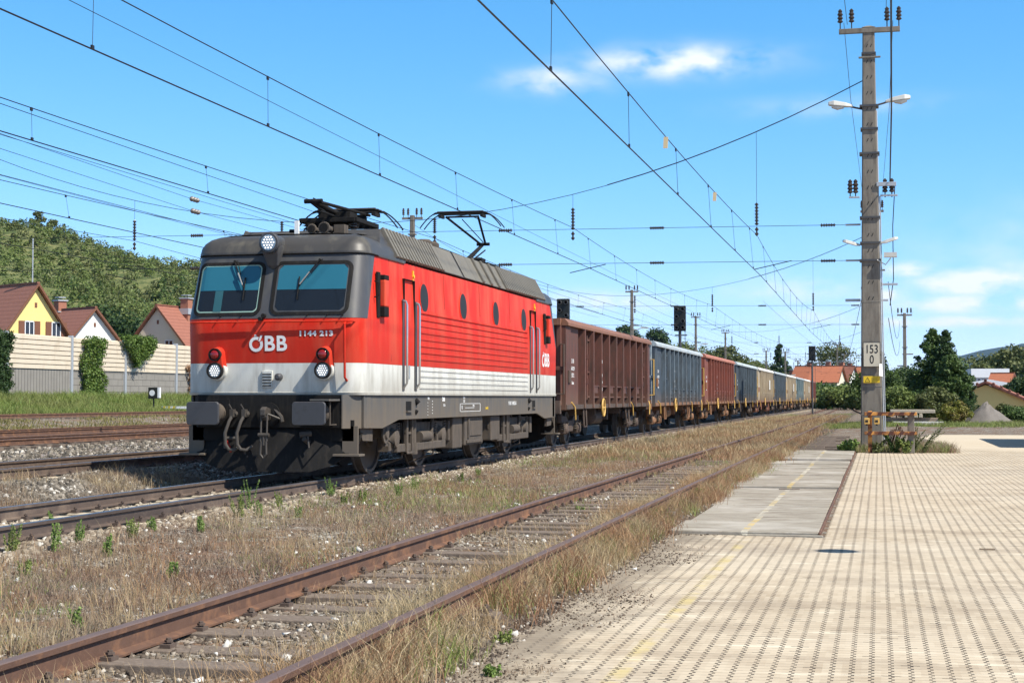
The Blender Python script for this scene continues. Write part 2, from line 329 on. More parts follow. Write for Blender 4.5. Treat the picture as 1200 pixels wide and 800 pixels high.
def build_yard():
    t = NT('paver_yard'); P = t.xyz(); x, y = P[0], P[1]; RW = .113; RL = .098
    def fr(v, s, off=0.0): return t.M('FRACT', t.M('ADD', t.M('MULTIPLY', v, 1/s), off))
    def near(v, c, w, soft): # 1 inside |v-c|<w
        d = t.M('ABSOLUTE', t.M('SUBTRACT', v, c)); return t.M('MINIMUM', t.M('MAXIMUM', t.M('MULTIPLY', t.M('SUBTRACT', w+soft, d), 1/soft), 0.0), 1.0)
    jit = t.M('MULTIPLY', t.M('SUBTRACT', t.noise(2.5, 3), .5), .02)
    xj = t.M('ADD', x, t.M('MULTIPLY', t.M('SUBTRACT', t.noise(.7, 2), .5), .012)); yj = t.M('ADD', y, jit)
    u = fr(xj, RW); v = fr(yj, RL)
    h1 = t.M('MULTIPLY', near(u, .43, .065, .03), near(v, .30, .13, .05)); h2 = t.M('MULTIPLY', near(u, .57, .065, .03), near(v, .77, .13, .05))
    holes = t.M('MAXIMUM', h1, h2)
    line = t.M('MULTIPLY', near(u, .5, .03, .05), .05)
    cross = t.M('MULTIPLY', t.M('MAXIMUM', near(v, .02, .02, .05), near(v, .98, .02, .05)), .36)
    w2 = t.N.new('ShaderNodeTexWhiteNoise'); w2.noise_dimensions = '2D'; c2 = t.N.new('ShaderNodeCombineXYZ'); t.put(c2.inputs[0], t.M('FLOOR', t.M('MULTIPLY', xj, 1/RW))); t.put(c2.inputs[1], t.M('FLOOR', t.M('ADD', t.M('MULTIPLY', yj, 1/RL), .5))); t.L.new(c2.outputs[0], w2.inputs['Vector'])
    cross = t.M('MULTIPLY', cross, t.M('ADD', t.M('MULTIPLY', t.M('GREATER_THAN', w2.outputs['Value'], .94), 1.6), t.M('MULTIPLY_ADD', w2.outputs['Value'], .8, .4)))
    amt = t.M('MULTIPLY_ADD', t.noise(1.3, 5, .7), 1.9, -.05)
    holes = t.M('MULTIPLY', holes, t.M('MINIMUM', amt, 1.0))
    wn = t.N.new('ShaderNodeTexWhiteNoise'); wn.noise_dimensions = '2D'; cv = t.N.new('ShaderNodeCombineXYZ')
    t.put(cv.inputs[0], t.M('FLOOR', t.M('MULTIPLY', xj, 1/RW))); t.put(cv.inputs[1], t.M('FLOOR', t.M('MULTIPLY', yj, .5/RL))); t.L.new(cv.outputs[0], wn.inputs['Vector'])
    base = t.mix(wn.outputs['Value'], (.42, .34, .245), (.51, .43, .32))
    base = t.mix(t.ramp(t.noise(.45, 6, .6), [(.35, 0), (.7, 1)]), base, (.58, .495, .375))
    base = t.mix(t.ramp(t.noise(1.1, 7, .7), [(.50, 0), (.66, .8)]), base, (.36, .29, .21))
    base = t.mix(t.ramp(t.noise(.5, 6, .7, stretch=(.5, 2.5, 1)), [(.52, 0), (.62, .55)]), base, (.34, .275, .205))
    base = t.mix(t.ramp(t.noise(6, 6, .8), [(.60, 0), (.70, .5)]), base, (.26, .21, .16))
    base = t.mix(t.ramp(t.noise(.22, 3, .6), [(.45, 0), (.7, .35)]), base, (.47, .42, .35))
    base = t.mix(t.ramp(t.noise(.9, 4, .5, stretch=(1, 5, 1)), [(.60, 0), (.72, .55)]), base, (.76, .69, .55))
    dark = t.M('MAXIMUM', t.M('MAXIMUM', holes, line), cross)
    # beyond the pole the surface is plain pale concrete
    far = t.M('MINIMUM', t.M('MAXIMUM', t.M('MULTIPLY', t.M('SUBTRACT', t.M('ADD', y, t.M('MULTIPLY', x, 1.5)), 54.0), .25), 0.0), 1.0)
    dark = t.M('MULTIPLY', dark, t.M('SUBTRACT', 1.0, far))
    col = t.mix(dark, base, (.05, .038, .03))
    col = t.mix(t.M('MULTIPLY', far, .7), col, (.56, .48, .365))
    # faded yellow line on the pavers, mossy soil creeping in from the track side
    yl = t.M('MULTIPLY', near(x, -1.49, .04, .03), t.ramp(t.noise(2.2, 5, .7), [(.42, 0), (.62, .55)]))
    yl = t.M('MULTIPLY', yl, t.M('MULTIPLY', near(y, 9.5, 8.5, .5), t.M('SUBTRACT', 1.0, t.M('MULTIPLY', dark, .8))))
    col = t.mix(yl, col, (.60, .48, .17))
    ed = t.M('MULTIPLY', t.M('SUBTRACT', -1.75, t.M('ADD', x, t.M('MULTIPLY', t.M('SUBTRACT', t.noise(1.6, 7, .7), .5), 2.0))), 1.8)
    ed = t.M('MINIMUM', t.M('MAXIMUM', ed, 0.0), .8)
    col = t.mix(ed, col, t.mix(t.noise(9, 6, .7), (.13, .105, .08), (.30, .25, .19)))
    t.bump(t.M('MULTIPLY', dark, -1.0), .6, .012)
    t.fin(col, .88, 0, .25)
    rs = random.Random(3); mb = MB(); y = 0.0; L = []
    while y < 18.6: L.append((PXL + .1 + rs.uniform(-.12, .12), y)); y += rs.uniform(.12, .3)
    # left edge wobbles next to the dirt; further on the concrete slabs take over
    poly = [(60, -6), (60, 84), (24, 84), (7.4, 80.5), (4.2, 80.3), (2.5, 74), (1.6, 66), (2.3, 55), (2.15, 50.0), (-.62, 48.6), (-.62, 18.45), (-2.4, 18.7)] + [p for p in reversed(L)] + [(PXL, -6)]
    mb.add([(a, b, 0.0) for a, b in poly], [tuple(range(len(poly)))])
    import bmesh
    o = mb.build('paved_yard', t.m, fix=False)
    bm = bmesh.new(); bm.from_mesh(o.data); bmesh.ops.triangulate(bm, faces=bm.faces); 
    for f in bm.faces:
        if f.normal.z < 0: f.normal_flip()
    bm.to_mesh(o.data); bm.free()
    tag(o, kind='structure')
build_yard()
def build_slabs():
    """concrete slab crossing beside the siding with a worn yellow line"""
    t = NT('weathered_slab'); P = t.xyz(); x, y = P[0], P[1]
    base = t.mix(t.noise(1.2, 7, .65), (.25, .225, .185), (.42, .38, .315))
    base = t.mix(t.ramp(t.noise(2.0, 7, .75, stretch=(.6, 2, 1)), [(.46, 0), (.62, .9)]), base, (.20, .17, .135)); base = t.mix(t.ramp(t.noise(9, 5, .8), [(.6, 0), (.7, .7)]), base, (.13, .105, .085))
    base = t.mix(t.ramp(t.noise(.6, 5, .6), [(.5, 0), (.65, .6)]), base, (.50, .47, .42))
    d = t.M('ABSOLUTE', t.M('SUBTRACT', t.M('ADD', x, t.M('MULTIPLY', t.noise(2, 2), .03)), -1.53)); on = t.M('LESS_THAN', d, .04)
    wear = t.ramp(t.noise(3.2, 6, .7), [(.44, 0), (.56, 1)]); on = t.M('MULTIPLY', on, wear)
    ycol = t.mix(t.ramp(t.noise(.5, 2), [(.48, 0), (.55, 1)]), (.62, .58, .47), (.60, .42, .10))
    col = t.mix(t.M('MULTIPLY', on, .65), base, ycol)
    t.bump(t.noise(30, 5, .7), .3, .01); m = t.fin(col, .9, 0, .2)
    rs = random.Random(5); root = empty('slab_crossing', (0, 18.6, 0), label='grey concrete slab strip with worn yellow line between siding and paved yard', cat='slab walkway')
    y = 0
    for i in range(18):
        w = 1.6
        xl = -2.42 + rs.uniform(-.1, .06) if i < 4 else -2.5 - .05*min(i, 9) + rs.uniform(-.15, .1)
        MB().box(xl, -.70+rs.uniform(-.008, .008), y+.03, y+w-.02, -.05, .035+rs.uniform(-.012, .012)).build('concrete_slab', m, root, bevel=.012).rotation_euler = (rs.uniform(-.002, .002), rs.uniform(-.003, .003), 0)
        y += w
    MB().box(-.692, -.668, 0, y, -.05, .046).build('steel_edge', m_rust, root, bevel=.004)
    MB().box(-1.57, -.64, -.05, .0, -.04, .02).build('end_strip', m, root, bevel=.01)
build_slabs()
def build_planks():
    """broken planks and ties beyond the slabs"""
    rs = random.Random(9)
    root = empty('broken_planks', (0, 48, 0), label='loose weathered planks lying in weeds beyond the concrete slabs', cat='planks')
    for i in range(16):
        yy = i*1.15+rs.uniform(-.1, .1); x0 = -3.4+rs.uniform(-.3, .3); x1 = -1.2+rs.uniform(-.5, .4)
        zz = float(gz(-2.4, 48+yy))
        MB().box(x0, x1, -.13, .13, 0, .05).build('plank', m_slpw, root, bevel=.01, loc=(0, yy, zz+.02)).rotation_euler = (0, 0, rs.uniform(-.05, .05))
build_planks()
# ---------------------------------------------------------------- tracks
def rail_profile(h=.16):
    f = [(-.07, 0), (.07, 0), (.07, .012), (.012, .03), (.009, h-.045), (.034, h-.034), (.035, h-.004)]
    g = [(-x, z) for x, z in reversed(f)][1:-1] if False else [(-x, z) for x, z in reversed(f)]
    return f, g[:-1]
def rail(mb, x, y0, y1, zt, h=.16, bend=None):
    f, g = rail_profile(h); poly = f + g
    ys = [y0, y1] if not bend else list(np.linspace(y0, y1, 24))
    mb.loft([[(x+px+(bend(y) if bend else 0), y, zt-h+pz) for px, pz in poly] for y in ys])
def head(mb, x, y0, y1, zt, bend=None):
    ys = [y0, y1] if not bend else list(np.linspace(y0, y1, 24))
    mb.loft([[(x+a+(bend(y) if bend else 0), y, zt+b) for a, b in ((-.034, -.006), (.034, -.006), (.030, .002), (-.030, .002))] for y in ys])
def track(cx, zt, y0, y1, slm, label, wood=False, sp=.62, sink=0.0, gauge=.7525, near=100, clips=True, hm=None, rm=None, ynear=0, vis=.01, slabel=None, bend=None, slen=2.5):
    root = empty('railway_track', (cx, 0, 0), label=label, cat='railway track', group='railway tracks side by side in the yard')
    rs = random.Random(int(abs(cx)*10)); h = .16
    for s in (-1, 1):
        mb = MB(); rail(mb, s*gauge, y0, y1, zt, h, bend); r = mb.build('rail', rm or m_rust, root, fix=True)
        mb = MB(); head(mb, s*gauge, y0, y1, zt, bend); mb.build('rail_head', hm or m_tread, r)
    zs = zt-h-.012-sink
    slm_mesh = MB()
    if wood: slm_mesh.box(-slen/2, slen/2, -.12, .12, -.13, 0)
    else: slm_mesh.prism([(-1.2, -.15), (-1.2, -.02), (-.9, 0), (-.45, 0), (-.2, -.03), (.2, -.03), (.45, 0), (.9, 0), (1.2, -.02), (1.2, -.15)], 1, -.12, .12)
    proto = slm_mesh.build('sleeper', slm, root, bevel=.015 if not wood else .008)
    clips_ = []
    for s in (-1, 1):
        cl = MB(); clips_.append(cl); cx2 = s*gauge; cl.box(cx2-.17, cx2+.17, -.08, .08, -.01+sink, .012+sink)
        for q in (-1, 1):
            cl.box(cx2+q*.105-.035, cx2+q*.105+.035, -.045, .045, .012+sink, .04+sink); cl.cyl((cx2+q*.11, 0, .03+sink), (cx2+q*.11, 0, .075+sink), .016, 6); cl.cyl((cx2+q*.11, 0, .05+sink), (cx2+q*.11, 0, .064+sink), .026, 6)
    clip = [c.build('rail_fastening', m_rust2, proto) for c in clips_] if clips else None
    y = max(y0, ynear); n = 0; rest = MB(); first = True
    while y < y1-.3:
        yy = y+rs.uniform(-.03, .03)*(2 if wood else 1); bx = bend(yy) if bend else 0
        if n < near and y < 75:
            o = proto if first else proto.copy()
            if not first:
                C.objects.link(o); o.parent = root
                if clip and y < 50:
                    for cq in clip: c = cq.copy(); C.objects.link(c); c.parent = o
            o.location = (bx+(rs.uniform(-.05, .05) if wood else 0), yy, zs + (rs.uniform(-.015, .012) if wood else rs.uniform(-.004, .004))); o.rotation_euler = (rs.uniform(-.02, .02) if wood else 0, 0, rs.uniform(-.02, .02) if wood else 0); first = False
        else: rest.box(-1.25+bx, 1.25+bx, yy-.12, yy+.12, zs-.1, zs)
        n += 1; y += sp
    if rest.v: tag(rest.build('sleeper_row', slm, root, fix=False), kind='stuff')
    return root
RZ = .30
track(-9.4, RZ, -20, 320, m_slpc, 'main track with pale concrete sleepers under the red locomotive and freight train', ynear=8, rm=m_rust2)
track(-3.63, .25, -20, 130, m_slpw, 'rusty siding with half buried wooden sleepers beside the paved yard', wood=True, ynear=5, hm=m_tread2, sp=.66, sink=-.016, slen=1.9)
track(-13.95, .50, -20, 320, m_slpc, 'empty track with clean brown rails directly behind the locomotive', ynear=14, rm=m_rust2)
track(-22.8, .52, -20, 320, m_slpw, 'brown rusty track third from the paved yard', wood=True, ynear=26, rm=m_rust, near=60, clips=False, hm=m_tread2)
track(-27.3, .55, -20, 320, m_slpw, 'rusty track fourth from the paved yard with gravel showing between rails', wood=True, ynear=34, rm=m_rust, near=50, clips=False, hm=m_rust)
track(-37.8, .86, -20, 320, m_slpw, 'overgrown rusty track closest to the noise barrier', wood=True, ynear=52, rm=m_rust, near=40, clips=False, hm=m_rust)
# turnout tracks far down the yard
track(-5.2, .22, 95, 300, m_slpw, 'dark track curving through the junction beyond the siding', wood=True, ynear=95, near=30, rm=m_rust, clips=False, hm=m_rust, bend=lambda y: -.00006*(y-95)**2)
track(.6, .22, 105, 300, m_slpw, 'dark track curving away right behind the tall pole', wood=True, ynear=105, near=30, rm=m_rust, clips=False, hm=m_rust, bend=lambda y: -.035*(y-105)+.00004*(y-105)**2)
# ---------------------------------------------------------------- locomotive (local: x right, y backwards, z above the rail head)
LL = 15.7
def hw(z): return 1.50 if z < 2.56 else 1.50-.05*(z-2.56)/1.06
def fy(z):
    if z < 1.38: return .05
    if z < 1.85: return .035
    if z < 2.56: return .035*(2.56-z)/.71
    return .36*(z-2.56)/1.06
RC = .30
def face(x, z, off=0.0):
    w = hw(z); y = fy(z) + .05*(x/w)**2; a = abs(x)-(w-RC)
    if a > 0: y += RC - math.sqrt(max(RC*RC-min(a, RC)**2, 0))
    return (x, y-off, z)
def front_arc(z, grow=0.0, n=9):
    w = hw(z); pts = []
    for i in range(n+1):                               # left corner
        t = math.radians(90*i/n); x = -(w-RC) - RC*math.cos(t)
        pts.append(x)
    mid = [-(w-RC)*(1-2*j/10) for j in range(1, 10)]
    xs = pts + mid + [-x for x in reversed(pts)]
    out = []
    for x in xs:
        p = face(x, z); nx = 0; a = abs(x)-(w-RC); 
        if a > 0: nx = math.copysign(a/RC, x)
        ny = -math.sqrt(max(1-nx*nx, 0)); out.append((p[0]+nx*grow, p[1]+ny*grow, z))
    return out
def ring(z, grow=0.0):
    a = front_arc(z, grow); b = [(-x, LL-y, zz) for x, y, zz in front_arc(z, grow)]
    return a + b
m_seam = paint('dirty_seam', (.16, .02, .012), .7, .2)
loco = empty('locomotive', (-9.4, 23.5, RZ), label='red electric locomotive with grey stripe and charcoal cab heading the freight train', cat='locomotive')
def P(mb, name, m, par=None, **kw): return mb.build(name, m, par or loco, **kw)
P(MB().loft([ring(1.38), ring(1.40, .0), ring(1.85)]), 'stripe_panel', m_stripe, smooth=True)
P(MB().loft([ring(1.853), ring(2.2), ring(2.56), ring(2.9), ring(3.3), ring(3.62)]), 'red_body', m_red, smooth=True)
P(MB().loft([ring(1.345, .012), ring(1.385, .018), ring(1.39, .004)]), 'lower_lip', m_stripe, smooth=True)
for end in (0, 1):                                    # charcoal cab masks, 5 mm proud of the red body
    loops = []
    for z in np.linspace(2.56, 3.622, 10):
        a = front_arc(z, .005); yb = .36+(z-2.56)*.48; w = hw(z)+.005
        l = [(-w, yb, z)] + a + [(w, yb, z)]
        if end: l = [(-x, LL-y, zz) for x, y, zz in l]
        loops.append(l)
    mk = MB(); n = len(loops[0]); mk.add([p for l in loops for p in l], [(i*n+j, i*n+j+1, (i+1)*n+j+1, (i+1)*n+j) for i in range(9) for j in range(n-1)])
    # thin returns so that the mask has an edge
    P(mk, 'cab_mask', m_mask, smooth=True)
    # cab roof dome
    def dome(z, inset, y1):
        a = front_arc(3.62, -inset); a = [(x, y+(inset*.3), z) for x, y, _ in a]
        l = a + [(a[-1][0], y1, z), (a[0][0], y1, z)]
        if end: l = [(-x, LL-y, zz) for x, y, zz in l]
        return l
    prof = [(3.60, -.022), (3.645, -.03), (3.66, -.022), (3.74, -.005), (3.82, .045), (3.89, .13), (3.94, .26), (3.972, .42), (3.99, .62), (4.0, .85)]
    dm = P(MB().loft([dome(z, i, 2.5) for z, i in prof]), 'cab_roof', m_roofdk, smooth=50)
    # gutter line
    P(MB().loft([dome(3.598, -.024, 1.0), dome(3.612, -.034, 1.0), dome(3.626, -.024, 1.0)]), 'rain_gutter', m_black, dm)
# front details ---------------------------------------------------------
def fmap(off): return lambda u, w, d: None
def window(x0, x1, z0, z1):
    fr = MB(); o = rr(x0-.055, x1+.055, z0-.05, z1+.05, .13); i = rr(x0, x1, z0, z1, .085)
    fr.loft([[face(x, z, .0) for x, z in o], [face(x, z, .022) for x, z in o], [face(x, z, .022) for x, z in i], [face(x, z, .004) for x, z in i]], cap0=False, cap1=False)
    w = P(fr, 'windscreen', m_black, smooth=False)
    g2 = MB(); i2 = rr(x0, x1, z0, z1, .085); i3 = rr(x0+.028, x1-.02, z0+.02, z1-.018, .07)
    g2.loft([[face(x, z, .012) for x, z in i2], [face(x, z, .014) for x, z in i3]], cap0=False, cap1=False); P(g2, 'window_seal', m_green if x0 < 0 else m_mask, w)
    def patch(xa, xb, za, zb, off, rad=.07):
        mb = MB(); nx_, nz_ = 16, 6; V = []
        for i in range(nx_+1):
            x = xa+(xb-xa)*i/nx_; e = min(x-xa, xb-x); c_ = rad-math.sqrt(max(rad*rad-(rad-min(e, rad))**2, 0))
            for j in range(nz_+1): z = za+(zb-za)*j/nz_; z = min(max(z, z0+.02+c_), z1-.018-c_); V.append(face(x, z, off))
        mb.add(V, [(i*(nz_+1)+j, (i+1)*(nz_+1)+j, (i+1)*(nz_+1)+j+1, i*(nz_+1)+j+1) for i in range(nx_) for j in range(nz_)]); return mb
    P(patch(x0+.028, x1-.02, z0+.02, z1-.018, .010), 'window_pane', m_dglass, w)
    zb = z0+.62*(z1-z0) - .12; P(patch(x0+.028, x1-.02, zb, z1-.018, .0135), 'sun_blind', m_blind, w)
    return w
w1 = window(-1.31, -.235, 2.66, 3.44); w2 = window(.03, 1.225, 2.66, 3.44)
st = MB(); st.add([face(x, z, .016) for x, z in ((-1.0, 2.68), (-.86, 2.68), (-.86, 3.02), (-1.0, 3.02))], [(0, 1, 2, 3)]); P(st, 'seat_behind_glass', paint('teal_seat', (.03, .10, .12), .2), w1)
def wiper(x0, x1, z0, z1):
    mb = MB(); a = face(x0, z0, .07); b = face(x1, z1, .06)
    mb.tube([face(x0, z0, .02), a], .02, 8); mb.tube([a, b], .011, 6); mb.tube([face(x0+.05, z0+.01, .06), face((x0+x1)/2+.03, (z0+z1)/2, .06)], .008, 6)
    mb.tube([face(x1, z1+.17, .035), face(x1, z1-.2, .035)], .012, 5); w = P(mb, 'wiper', m_black)
    c = MB().tube([face(x0+(x1-x0)*.45, z0+(z1-z0)*.45, .085), face(x0+(x1-x0)*.9, z0+(z1-z0)*.9, .078)], .012, 6); P(c, 'wiper_arm_cover', m_chrome, w)
wiper(-.72, -.50, 3.50, 3.06); wiper(.73, .42, 3.50, 3.06)
# top headlamp in its shroud
lp = MB(); lp.lathe((-.05, .04, 3.77), (0, 1, 0), [(0, .155), (.02, .17), (.05, .172), (.10, .16), (.7, .12)], 28); hl = P(lp, 'top_headlight', m_mask, smooth=True)
lp = MB(); lp.loft([[(-.05+sx*w, y, z) for sx in (-1, 1) for y in ((a, b) if sx < 0 else (b, a))] for z, w, a, b in ((3.36, .03, .26, .34), (3.42, .085, .21, .34), (3.60, .13, .12, .5), (3.74, .155, .08, .6))]); P(lp, 'lamp_shroud', m_mask, hl, bevel=.02)
def lampface(par, x, y, z, r, n=7):
    P(MB().lathe((x, y, z), (0, 1, 0), [(0, r), (.02, r)], 20), 'lamp_glass', paint('lamp_reflector', (.30, .32, .34), .15, .1, metal=.6) if not bpy.data.materials.get('lamp_reflector') else bpy.data.materials['lamp_reflector'], par)
    e = MB()
    for i in range(-2, 3):
        for j in range(-2, 3):
            u, v = i*r*.36+((j % 2)*.18*r), j*r*.34
            if u*u+v*v < (r*.82)**2: e.lathe((x+u, y-.012, z+v), (0, 1, 0), [(0, r*.08), (.008, r*.105)], 8)
    P(e, 'lit_bulbs', m_lampon, par)
lampface(hl, -.05, .03, 3.77, .125)
for sx in (-1, 1):                                    # lower lamps
    x = .92 if sx > 0 else -.89; y0 = face(x, 1.8)[1]
    lo = [];
    for yy, gr in ((y0+.02, .02), (y0-.10, 0), (y0-.13, -.01)):
        pts = []
        for i in range(16): t = math.pi*(1+i/15); pts.append((x+(.130+gr)*math.cos(t), yy, 1.73+(.130+gr)*math.sin(t)))
        for i in range(12): t = math.pi*(i/11); pts.append((x+(.10+gr)*math.cos(t), yy, 2.00+(.10+gr)*math.sin(t)))
        lo.append(pts)
    hs = P(MB().loft(lo), 'headlight', m_red, smooth=True)
    P(MB().lathe((x, y0-.105, 1.73), (0, 1, 0), [(0, .148), (.16, .158)], 24), 'lamp_collar', m_stripe, hs, smooth=True)
    P(MB().lathe((x, y0-.19, 1.73), (0, 1, 0), [(0, .108), (0, .130), (.08, .132), (.08, .10)], 28, closed=True), 'lamp_ring', m_black, hs, smooth=True)
    P(MB().lathe((x, y0-.19, 1.985), (0, 1, 0), [(0, .085), (0, .10), (.08, .10), (.08, .08)], 24, closed=True), 'lamp_ring', m_black, hs, smooth=True)
    lampface(hs, x, y0-.165, 1.73, .102)
    P(MB().lathe((x, y0-.205, 1.985), (0, 1, 0), [(0, .03), (.01, .06), (.035, .082), (.05, .085)], 20), 'red_tail_lens', m_lens, hs, smooth=True)
# lettering on the face
def onface(cx, cz, off=.006): return lambda u, w, d: face(cx+u, cz+w, off+d)
text_obj('running_number', '1144 213', .112, m_white, loco, onface(.76, 2.31), bold=.005, sx=1.22, spacing=1.12, ext=.001)
def logo(fn, s, par, ext=.001):
    """ring with a slanted accent, followed by BB; s = height"""
    r0, r1 = s*.5, s*.30; mb = MB(); n = 30; a0, a1 = math.radians(66), math.radians(396-8)
    vs = []; 
    for i in range(n+1):
        t = a0+(a1-a0)*i/n + math.radians(0)
        for r in (r0, r1): vs.append(fn(r*math.cos(t)*.98, r*math.sin(t), ext))
    mb.add(vs, [(2*i, 2*i+2, 2*i+3, 2*i+1) for i in range(n)])
    mb.add([fn(u*s, w*s, ext) for u, w in ((.16, .20), (.29, .20), (.46, .58), (.30, .58))], [(0, 1, 2, 3)])
    mb.add([fn(u*s, w*s, ext) for u, w in ((-.10, .54), (.05, .54), (.02, .64), (-.12, .64))], [(0, 1, 2, 3)])
    o = mb.build('railway_logo', m_white, par, fix=False)
    text_obj('railway_logo_letters', 'BB', s*1.38, m_white, o, lambda u, w, d: fn(u+s*1.36, w, ext+d), bold=s*.035, ext=.001, spacing=1.1)
    return o
logo(onface(-.24, 2.15), .24, loco)
# grille, knob, handrails
g = MB(); x0 = -.05
g.box(x0-.09, x0+.09, face(x0, 1.6)[1]-.03, face(x0, 1.6)[1]+.02, 1.46, 1.73); gg = P(g, 'front_vent', m_stripe, bevel=.008)
g = MB(); [g.box(x0-.075, x0+.075, face(x0, 1.6)[1]-.036, face(x0, 1.6)[1]-.028, 1.485+i*.045, 1.503+i*.045) for i in range(5)]; P(g, 'vent_slat', m_black, gg)
P(MB().lathe((.15, face(.05, 1.6)[1]-.10, 1.63), (0, 1, 0), [(0, .03), (.02, .055), (.1, .06)], 14), 'cable_socket', m_mask, smooth=True)
for xa, xb in ((-1.38, -.20), (-.08, 1.38)):
    pts = [face(xa+(xb-xa)*i/12, 2.505, .05) for i in range(13)]
    b = MB().tube([face(xa, 2.505, 0)]+pts+[face(xb, 2.505, 0)], .014, 8); P(b, 'hand_rail', m_red, smooth=True)
b = MB().box(-1.40, 1.40, face(0, 2.5)[1]-.012, .10, 2.50, 2.53); 
bx = 1.26; bz = MB().tube([face(bx, 2.50, 0), face(bx, 2.46, .10), face(bx, 1.62, .10), face(bx, 1.57, 0)], .02, 8); P(bz, 'hand_rail', m_red, smooth=True)
P(MB().cyl((-.14, -.10, 2.55), (-.14, .02, 2.55), .03, 10).cyl((-.10, -.06, 2.60), (-.10, .02, 2.60), .035, 10), 'light_socket', m_black)
for xx in (-.85, -.5, .62, .95, 1.2): P(MB().cyl(face(xx, 2.60, .0), face(xx, 2.61, .06), .012, 6), 'washer_nozzle', m_black)
# sides -----------------------------------------------------------------
XS = 1.50
def sidefn(s, y0, z0):                                # text on the side: reads from outside
    return lambda u, w, d: (s*(hw(z0+w)+.004+d), y0 + s*u, z0+w)
for s in (-1, 1):
    for yc in (3.62, 6.35, 9.05, 11.75):                 # round windows
        z0 = 3.08; x0 = hw(z0)
        rg = MB().lathe((s*(x0-.02), yc, z0), (s, 0, .047), [(0, .28), (.028, .28), (.034, .27), (.034, .255), (.024, .252)], 32); w = P(rg, 'round_window', m_red, smooth=True)
        P(MB().lathe((s*(x0-.02), yc, z0), (s, 0, .047), [(0, .253), (.036, .253)], 32), 'window_pane', m_port, w)
    y0, y1 = 3.28, 12.1                                # pressed beads low on the side
    bd = MB(); bw = MB()
    for i in range(8):
        zz = 1.99+i*.118
        bd.loft([[(s*(XS-.01), y, zz-.030), (s*(XS+.014), y, zz-.018), (s*(XS+.014), y, zz+.018), (s*(XS-.01), y, zz+.030)] for y in (y0, y1)])
    for i in range(4):
        zz = 1.48+i*.105
        bw.loft([[(s*(XS-.01), y, zz-.030), (s*(XS+.014), y, zz-.018), (s*(XS+.014), y, zz+.018), (s*(XS-.01), y, zz+.030)] for y in (y0, y1)])
    P(bd, 'side_bead_panel', m_red); P(bw, 'lower_bead_panel', m_stripe)
    for (d0, d1) in ((2.36, 2.98), (12.45, 13.0)):      # doors with recessed outline and hand rails
        z0, z1 = 1.42, 3.34; x0 = hw(z1)
        dr = MB()
        for (a, b, c, d) in ((d0, d0+.014, z0, z1), (d1-.014, d1, z0, z1), (d0, d1, z1-.014, z1)):
            dr.box(s*(1.463) if s > 0 else -1.508, 1.508 if s > 0 else -1.463, a, b, c, d)
        dd = P(dr, 'side_door', m_black)
        P(MB().box(*( (1.49, 1.535) if s > 0 else (-1.535, -1.49)), d0+.2, d0+.25, 1.62, 1.86), 'door_handle', m_chrome, dd, bevel=.01)
        for yy in (d0-.06, d1+.08):
            P(MB().tube([(s*1.46, yy, 2.96), (s*1.55, yy, 2.94), (s*1.57, yy, 2.88), (s*1.57, yy, 1.55), (s*1.5, yy, 1.45)], .02, 8), 'hand_rail', m_chrome if s > 0 else m_red, smooth=True)
            P(MB().box(s*1.497 if s > 0 else -1.512, 1.512 if s > 0 else -1.497, yy-.05, yy+.05, 1.42, 2.98), 'rail_recess', m_mask)
        P(MB().cyl((s*1.45, d1+.02, 3.42), (s*1.49, d1+.02, 3.42), .03, 8).box(s*1.455 if s > 0 else -1.475, 1.475 if s > 0 else -1.455, d1, d1+.04, 3.15, 3.52), 'door_lamp', m_yel)
    for (y, f) in ((1.0, 1), (14.1, -1)):              # mirrors, folded against the cab side
        mr = MB().box(*((1.50, 1.60) if s > 0 else (-1.60, -1.50)), y-.02, y+.22, 2.78, 3.22); mm = P(mr, 'wing_mirror', m_red, bevel=.02)
        P(MB().box(*((1.50, 1.59) if s > 0 else (-1.59, -1.50)), y-.02, y+.22, 3.22, 3.30).box(*((1.50, 1.59) if s > 0 else (-1.59, -1.50)), y-.02, y+.22, 2.62, 2.78).box(*((1.48, 1.52) if s > 0 else (-1.52, -1.48)), y-.16, y-.02, 2.6, 3.34), 'mirror_bracket', m_black, mm, bevel=.008)
        P(MB().tube([(s*1.50, y-.28, 3.18), (s*1.58, y-.28, 3.15), (s*1.58, y-.28, 2.95), (s*1.5, y-.28, 2.92)], .012, 6), 'step_grip', m_black, mm)
        # cab side window
        o = rr(y+.30, y+.98, 2.72, 3.34, .06) if f > 0 else rr(y-.98, y-.30, 2.72, 3.34, .06)
    for yy in (1.62, 5.0, 7.7, 10.4, 14.0):             # panel seams
        P(MB().loft([[(s*(hw(z)-.004), yy, z), (s*(hw(z)+.0035), yy, z), (s*(hw(z)+.0035), yy+.010, z), (s*(hw(z)-.004), yy+.010, z)] for z in ((2.95, 3.60) if 3.2 < yy < 12 else (1.9, 3.60))]), 'panel_seam', m_seam)
    # skirt with deeper ends
    pl = [(.30, 1.36), (.30, .82), (1.25, .80), (2.15, .93), (13.25, .93), (14.15, .80), (LL-.30, .82), (LL-.30, 1.36)]
    sk = P(MB().prism(pl, 0, s*1.435, s*1.475), 'side_skirt', m_skirt, bevel=.006)
    for yy in (2.55, 12.7):
        P(MB().box(*((1.468, 1.479) if s > 0 else (-1.479, -1.468)), yy, yy+.32, 1.08, 1.24), 'step_opening', m_black, sk)
        P(MB().box(*((1.468, 1.52) if s > 0 else (-1.52, -1.468)), yy, yy+.32, 1.055, 1.08), 'step_tread', m_skirt, sk)
    for yy in (3.15, 12.3):
        P(MB().cyl((s*1.46, yy, 1.27), (s*1.52, yy+.02, 1.20), .05, 10).cyl((s*1.46, yy, 1.06), (s*1.50, yy, 1.04), .045, 10), 'towing_eye', m_black, sk)
